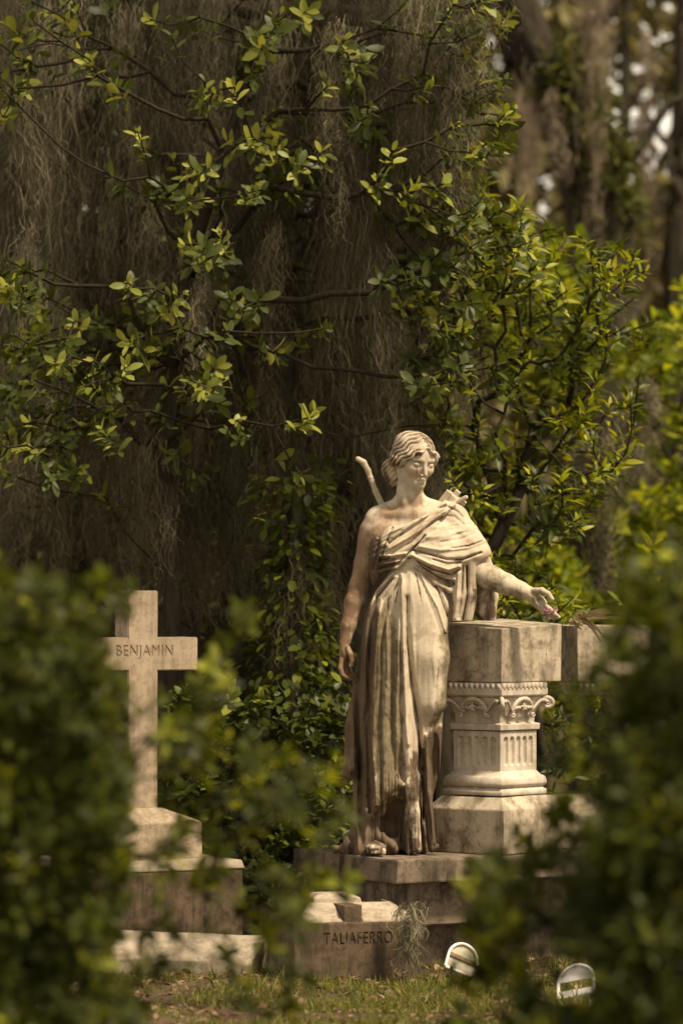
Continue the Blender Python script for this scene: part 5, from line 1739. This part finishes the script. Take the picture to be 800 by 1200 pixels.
for j in range(len(ys) - 1):
    for i in range(len(xs) - 1):
        bm.faces.new((vv[j][i], vv[j][i + 1], vv[j + 1][i + 1], vv[j + 1][i]))
P = np.array([v_.co[:] for v_ in bm.verts])
hz_ = 0.022 * fbm(P + 5, 1.7, 12, 3) - 0.012
near = (np.abs(P[:, 0]) < 3.01) & (P[:, 1] > 11.9) & (P[:, 1] < 20.1)
for v_, h_, nr in zip(bm.verts, hz_, near):
    v_.co.z = h_ if nr else -0.012
g = link('ground', bm_mesh('ground', bm, True), t.m)
tag(g, kind='structure')


def gz(x, y): return 0.022 * fbm(np.stack([x, y, 0 * x], 1) + 5, 1.7, 12, 3) - 0.012


grass_mat = leaf_mat('grass_blade', [(0.0, (0.07, 0.08, 0.016)), (0.5, (0.15, 0.155, 0.03)), (0.8, (0.24, 0.22, 0.05)), (1.0, (0.30, 0.24, 0.11))], 0.2, 0.4, 0.55)
n = 110000
x = rng.uniform(-1.9, 1.9, n); y = rng.uniform(12.9, 16.6, n)
d = fbm(np.stack([x, y, 0 * x], 1), 2.6, 40, 3)
k = d + rng.normal(size=n) * 0.25 > -0.08
x, y = x[k], y[k]
n = len(x)
hh = rng.uniform(0.015, 0.05, n) * (1 + 0.6 * (rng.random(n) < 0.05))
T = np.array([(0, -0.06, 0), (0, 0.06, 0), (0.5, 0.045, 0.06), (0.5, -0.045, 0.06), (1.0, -0.008, -0.05), (1.0, 0.008, -0.05)])
TF = np.array([(0, 1, 2, 3), (3, 2, 5, 4)])
b = Bag()
place_leaves(b, np.stack([x, y, gz(x, y) - 0.004], 1), rng.normal(size=(n, 3)) * 0.55 + [0, 0, 1], rand_unit(n), hh, rng.random(n) ** 1.3, (T, TF))
tag(link('grass', b.mesh('grass'), grass_mat), 'short patchy grass on the bare earth before the graves', 'grass', kind='stuff')
litter_mat = leaf_mat('dead_leaf', [(0.0, (0.06, 0.032, 0.018)), (0.5, (0.15, 0.085, 0.045)), (1.0, (0.30, 0.20, 0.12))], 0.25, 0.1, 0.6)
n = 7000
x = rng.uniform(-2.2, 2.2, n); y = rng.uniform(12.8, 17.5, n)
b = Bag()
place_leaves(b, np.stack([x, y, gz(x, y) + rng.uniform(0.002, 0.016, n)], 1), rand_unit(n) * [1, 1, 0.25], rng.normal(size=(n, 3)) * 0.35 + [0, 0, 1], rng.uniform(0.022, 0.055, n), rng.random(n), LEAF_OVAL)
tag(link('fallen_leaves', b.mesh('fallen_leaves'), litter_mat), 'brown fallen leaves strewn over the earth', 'leaf litter', kind='stuff')

# ---- flower in the statue's hand, dried bunch on the cap block
petal = leaf_mat('pink_petal', [(0.0, (0.34, 0.13, 0.28)), (1.0, (0.58, 0.38, 0.52))], 0.2, 0.4, 0.5)
fl_ = empty('pink_flower', tuple(Q(641, 717, -0.17)))
tag(fl_, 'small faded pink flower lying in the open stone hand', 'flower')
b = Bag()
c0 = Q(641, 717, -0.178)
for kx in (-0.018, 0.0, 0.016):
    m = 16
    d = rand_unit(m); d[:, 1] -= 0.5; d[:, 2] += 0.25
    place_leaves(b, np.tile(c0 + [kx, 0, rng.normal() * 0.003], (m, 1)), d, rand_unit(m), rng.uniform(0.012, 0.022, m), rng.random(m), LEAF_ROUND)
link('petals', b.mesh('petals'), petal, fl_)
b = Bag(); V, F = tube(np.array([c0, c0 + [-0.01, -0.005, -0.012], c0 + [-0.035, 0.0, -0.014]]), np.array([0.0025, 0.002, 0.0015]), 6); b.add(V, F)
link('flower_stem', b.mesh('flower_stem'), twig_bark, fl_)

dry = leaf_mat('dried_palm_leaf', [(0.0, (0.16, 0.115, 0.07)), (0.6, (0.32, 0.25, 0.16)), (1.0, (0.48, 0.40, 0.28))], 0.25, 0.2, 0.6)
dp = at(668, 730, 16.15)
du = empty('dried_bouquet', tuple(dp))
tag(du, 'dried pale bouquet with long withered leaves on the end of the pedestal cap', 'bouquet')
b = Bag()
for (x1, y1, dz, w_) in ((712, 752, 0.02, 0.010), (700, 744, 0.0, 0.012), (722, 728, 0.05, 0.010), (735, 722, 0.03, 0.008), (708, 760, 0.03, 0.007), (760, 728, 0.0, 0.007), (792, 738, 0.05, 0.006), (690, 722, 0.06, 0.007)):
    e = at(x1, y1, 16.1 - dz)
    s0 = dp + rng.normal(size=3) * 0.008
    q = np.linspace(0, 1, 9)
    path = s0 * (1 - q)[:, None] + e * q[:, None] + np.outer(np.sin(q * math.pi), [0, 0, 0.028 + 0.02 * rng.random()])
    sd_ = unit(np.cross(path[-1] - path[0], [0.2, 1, 0.4]))
    ww = w_ * np.sin(0.25 + q * 2.7)
    V = np.stack([path - sd_ * ww[:, None], path + [0, -0.002, 0.002], path + sd_ * ww[:, None]], 1).reshape(-1, 3)
    F = np.concatenate([[(3 * i, 3 * i + 3, 3 * i + 4, 3 * i + 1), (3 * i + 1, 3 * i + 4, 3 * i + 5, 3 * i + 2)] for i in range(8)])
    b.add(V, F, rng.random())
link('withered_leaves', b.mesh('withered_leaves'), dry, du)
b = Bag()
for x, y in ((672, 727), (677, 731)):
    c0 = at(x, y, 16.1)
    m = 26
    d = rand_unit(m); d[:, 1] -= 0.4
    place_leaves(b, np.tile(c0, (m, 1)) + d * 0.004, d, rand_unit(m), rng.uniform(0.014, 0.026, m), 0.6 + 0.4 * rng.random(m), LEAF_ROUND)
link('dried_blooms', b.mesh('dried_blooms'), dry, du)
# ------------------------------------------------------------------ light and render
SUN_EL, SUN_AZ = 57, 54          # sun high to the front right (azimuth from straight behind the camera towards the right)
sd = np.array([math.sin(R(SUN_AZ)) * math.cos(R(SUN_EL)), -math.cos(R(SUN_AZ)) * math.cos(R(SUN_EL)), math.sin(R(SUN_EL))])
ld = bpy.data.lights.new('sun', 'SUN')
ld.energy = 5.0
ld.angle = R(7)
ld.color = (1.0, 0.90, 0.74)
sun = bpy.data.objects.new('sun', ld)
COL.objects.link(sun)
sun.rotation_euler = Vector(-sd).to_track_quat('-Z', 'Y').to_euler()
w = bpy.data.worlds.new("World")
scene.world = w
w.use_nodes = True
nt = w.node_tree
sky = nt.nodes.new('ShaderNodeTexSky')
sky.sky_type = 'NISHITA'
sky.sun_disc = False
sky.sun_elevation = R(SUN_EL)
sky.sun_rotation = math.atan2(sd[0], sd[1])
sky.dust_density = 6
sky.ozone_density = 0.4
tcw = nt.nodes.new('ShaderNodeTexCoord')         # thin high cloud veils the blue, brighter in the haze towards the horizon
sep = nt.nodes.new('ShaderNodeSeparateXYZ')
nt.links.new(tcw.outputs['Generated'], sep.inputs[0])
hor = nt.nodes.new('ShaderNodeMapRange')
hor.inputs['From Min'].default_value = 0.05
hor.inputs['From Max'].default_value = 0.45
nt.links.new(sep.outputs['Z'], hor.inputs['Value'])
cloud = nt.nodes.new('ShaderNodeMix')
cloud.data_type = 'RGBA'
cloud.inputs[6].default_value = (24, 22, 18, 1)
cloud.inputs[7].default_value = (8.0, 7.7, 7.0, 1)
nt.links.new(hor.outputs[0], cloud.inputs[0])
thin = nt.nodes.new('ShaderNodeMix')
thin.data_type = 'RGBA'
thin.inputs[0].default_value = 0.6
nt.links.new(sky.outputs[0], thin.inputs[6])
nt.links.new(cloud.outputs[2], thin.inputs[7])
nt.links.new(thin.outputs[2], nt.nodes['Background'].inputs[0])
nt.nodes['Background'].inputs[1].default_value = 0.07
vs = scene.view_settings
scene.display_settings.display_device = 'sRGB'
vs.view_transform = 'Standard'
vs.look = 'None'
vs.gamma = 1
vs.use_curve_mapping = False
vs.exposure = 0.46
vs.use_white_balance = True
vs.white_balance_temperature = 7050
vs.white_balance_tint = 12
scene.render.engine = 'CYCLES'
cy_ = scene.cycles
cy_.use_denoising = True
try:
    cy_.denoiser = 'OPENIMAGEDENOISE'
except Exception:
    pass
cy_.max_bounces = 6
cy_.diffuse_bounces = 3
cy_.glossy_bounces = 2
cy_.transmission_bounces = 3
cy_.sample_clamp_indirect = 6
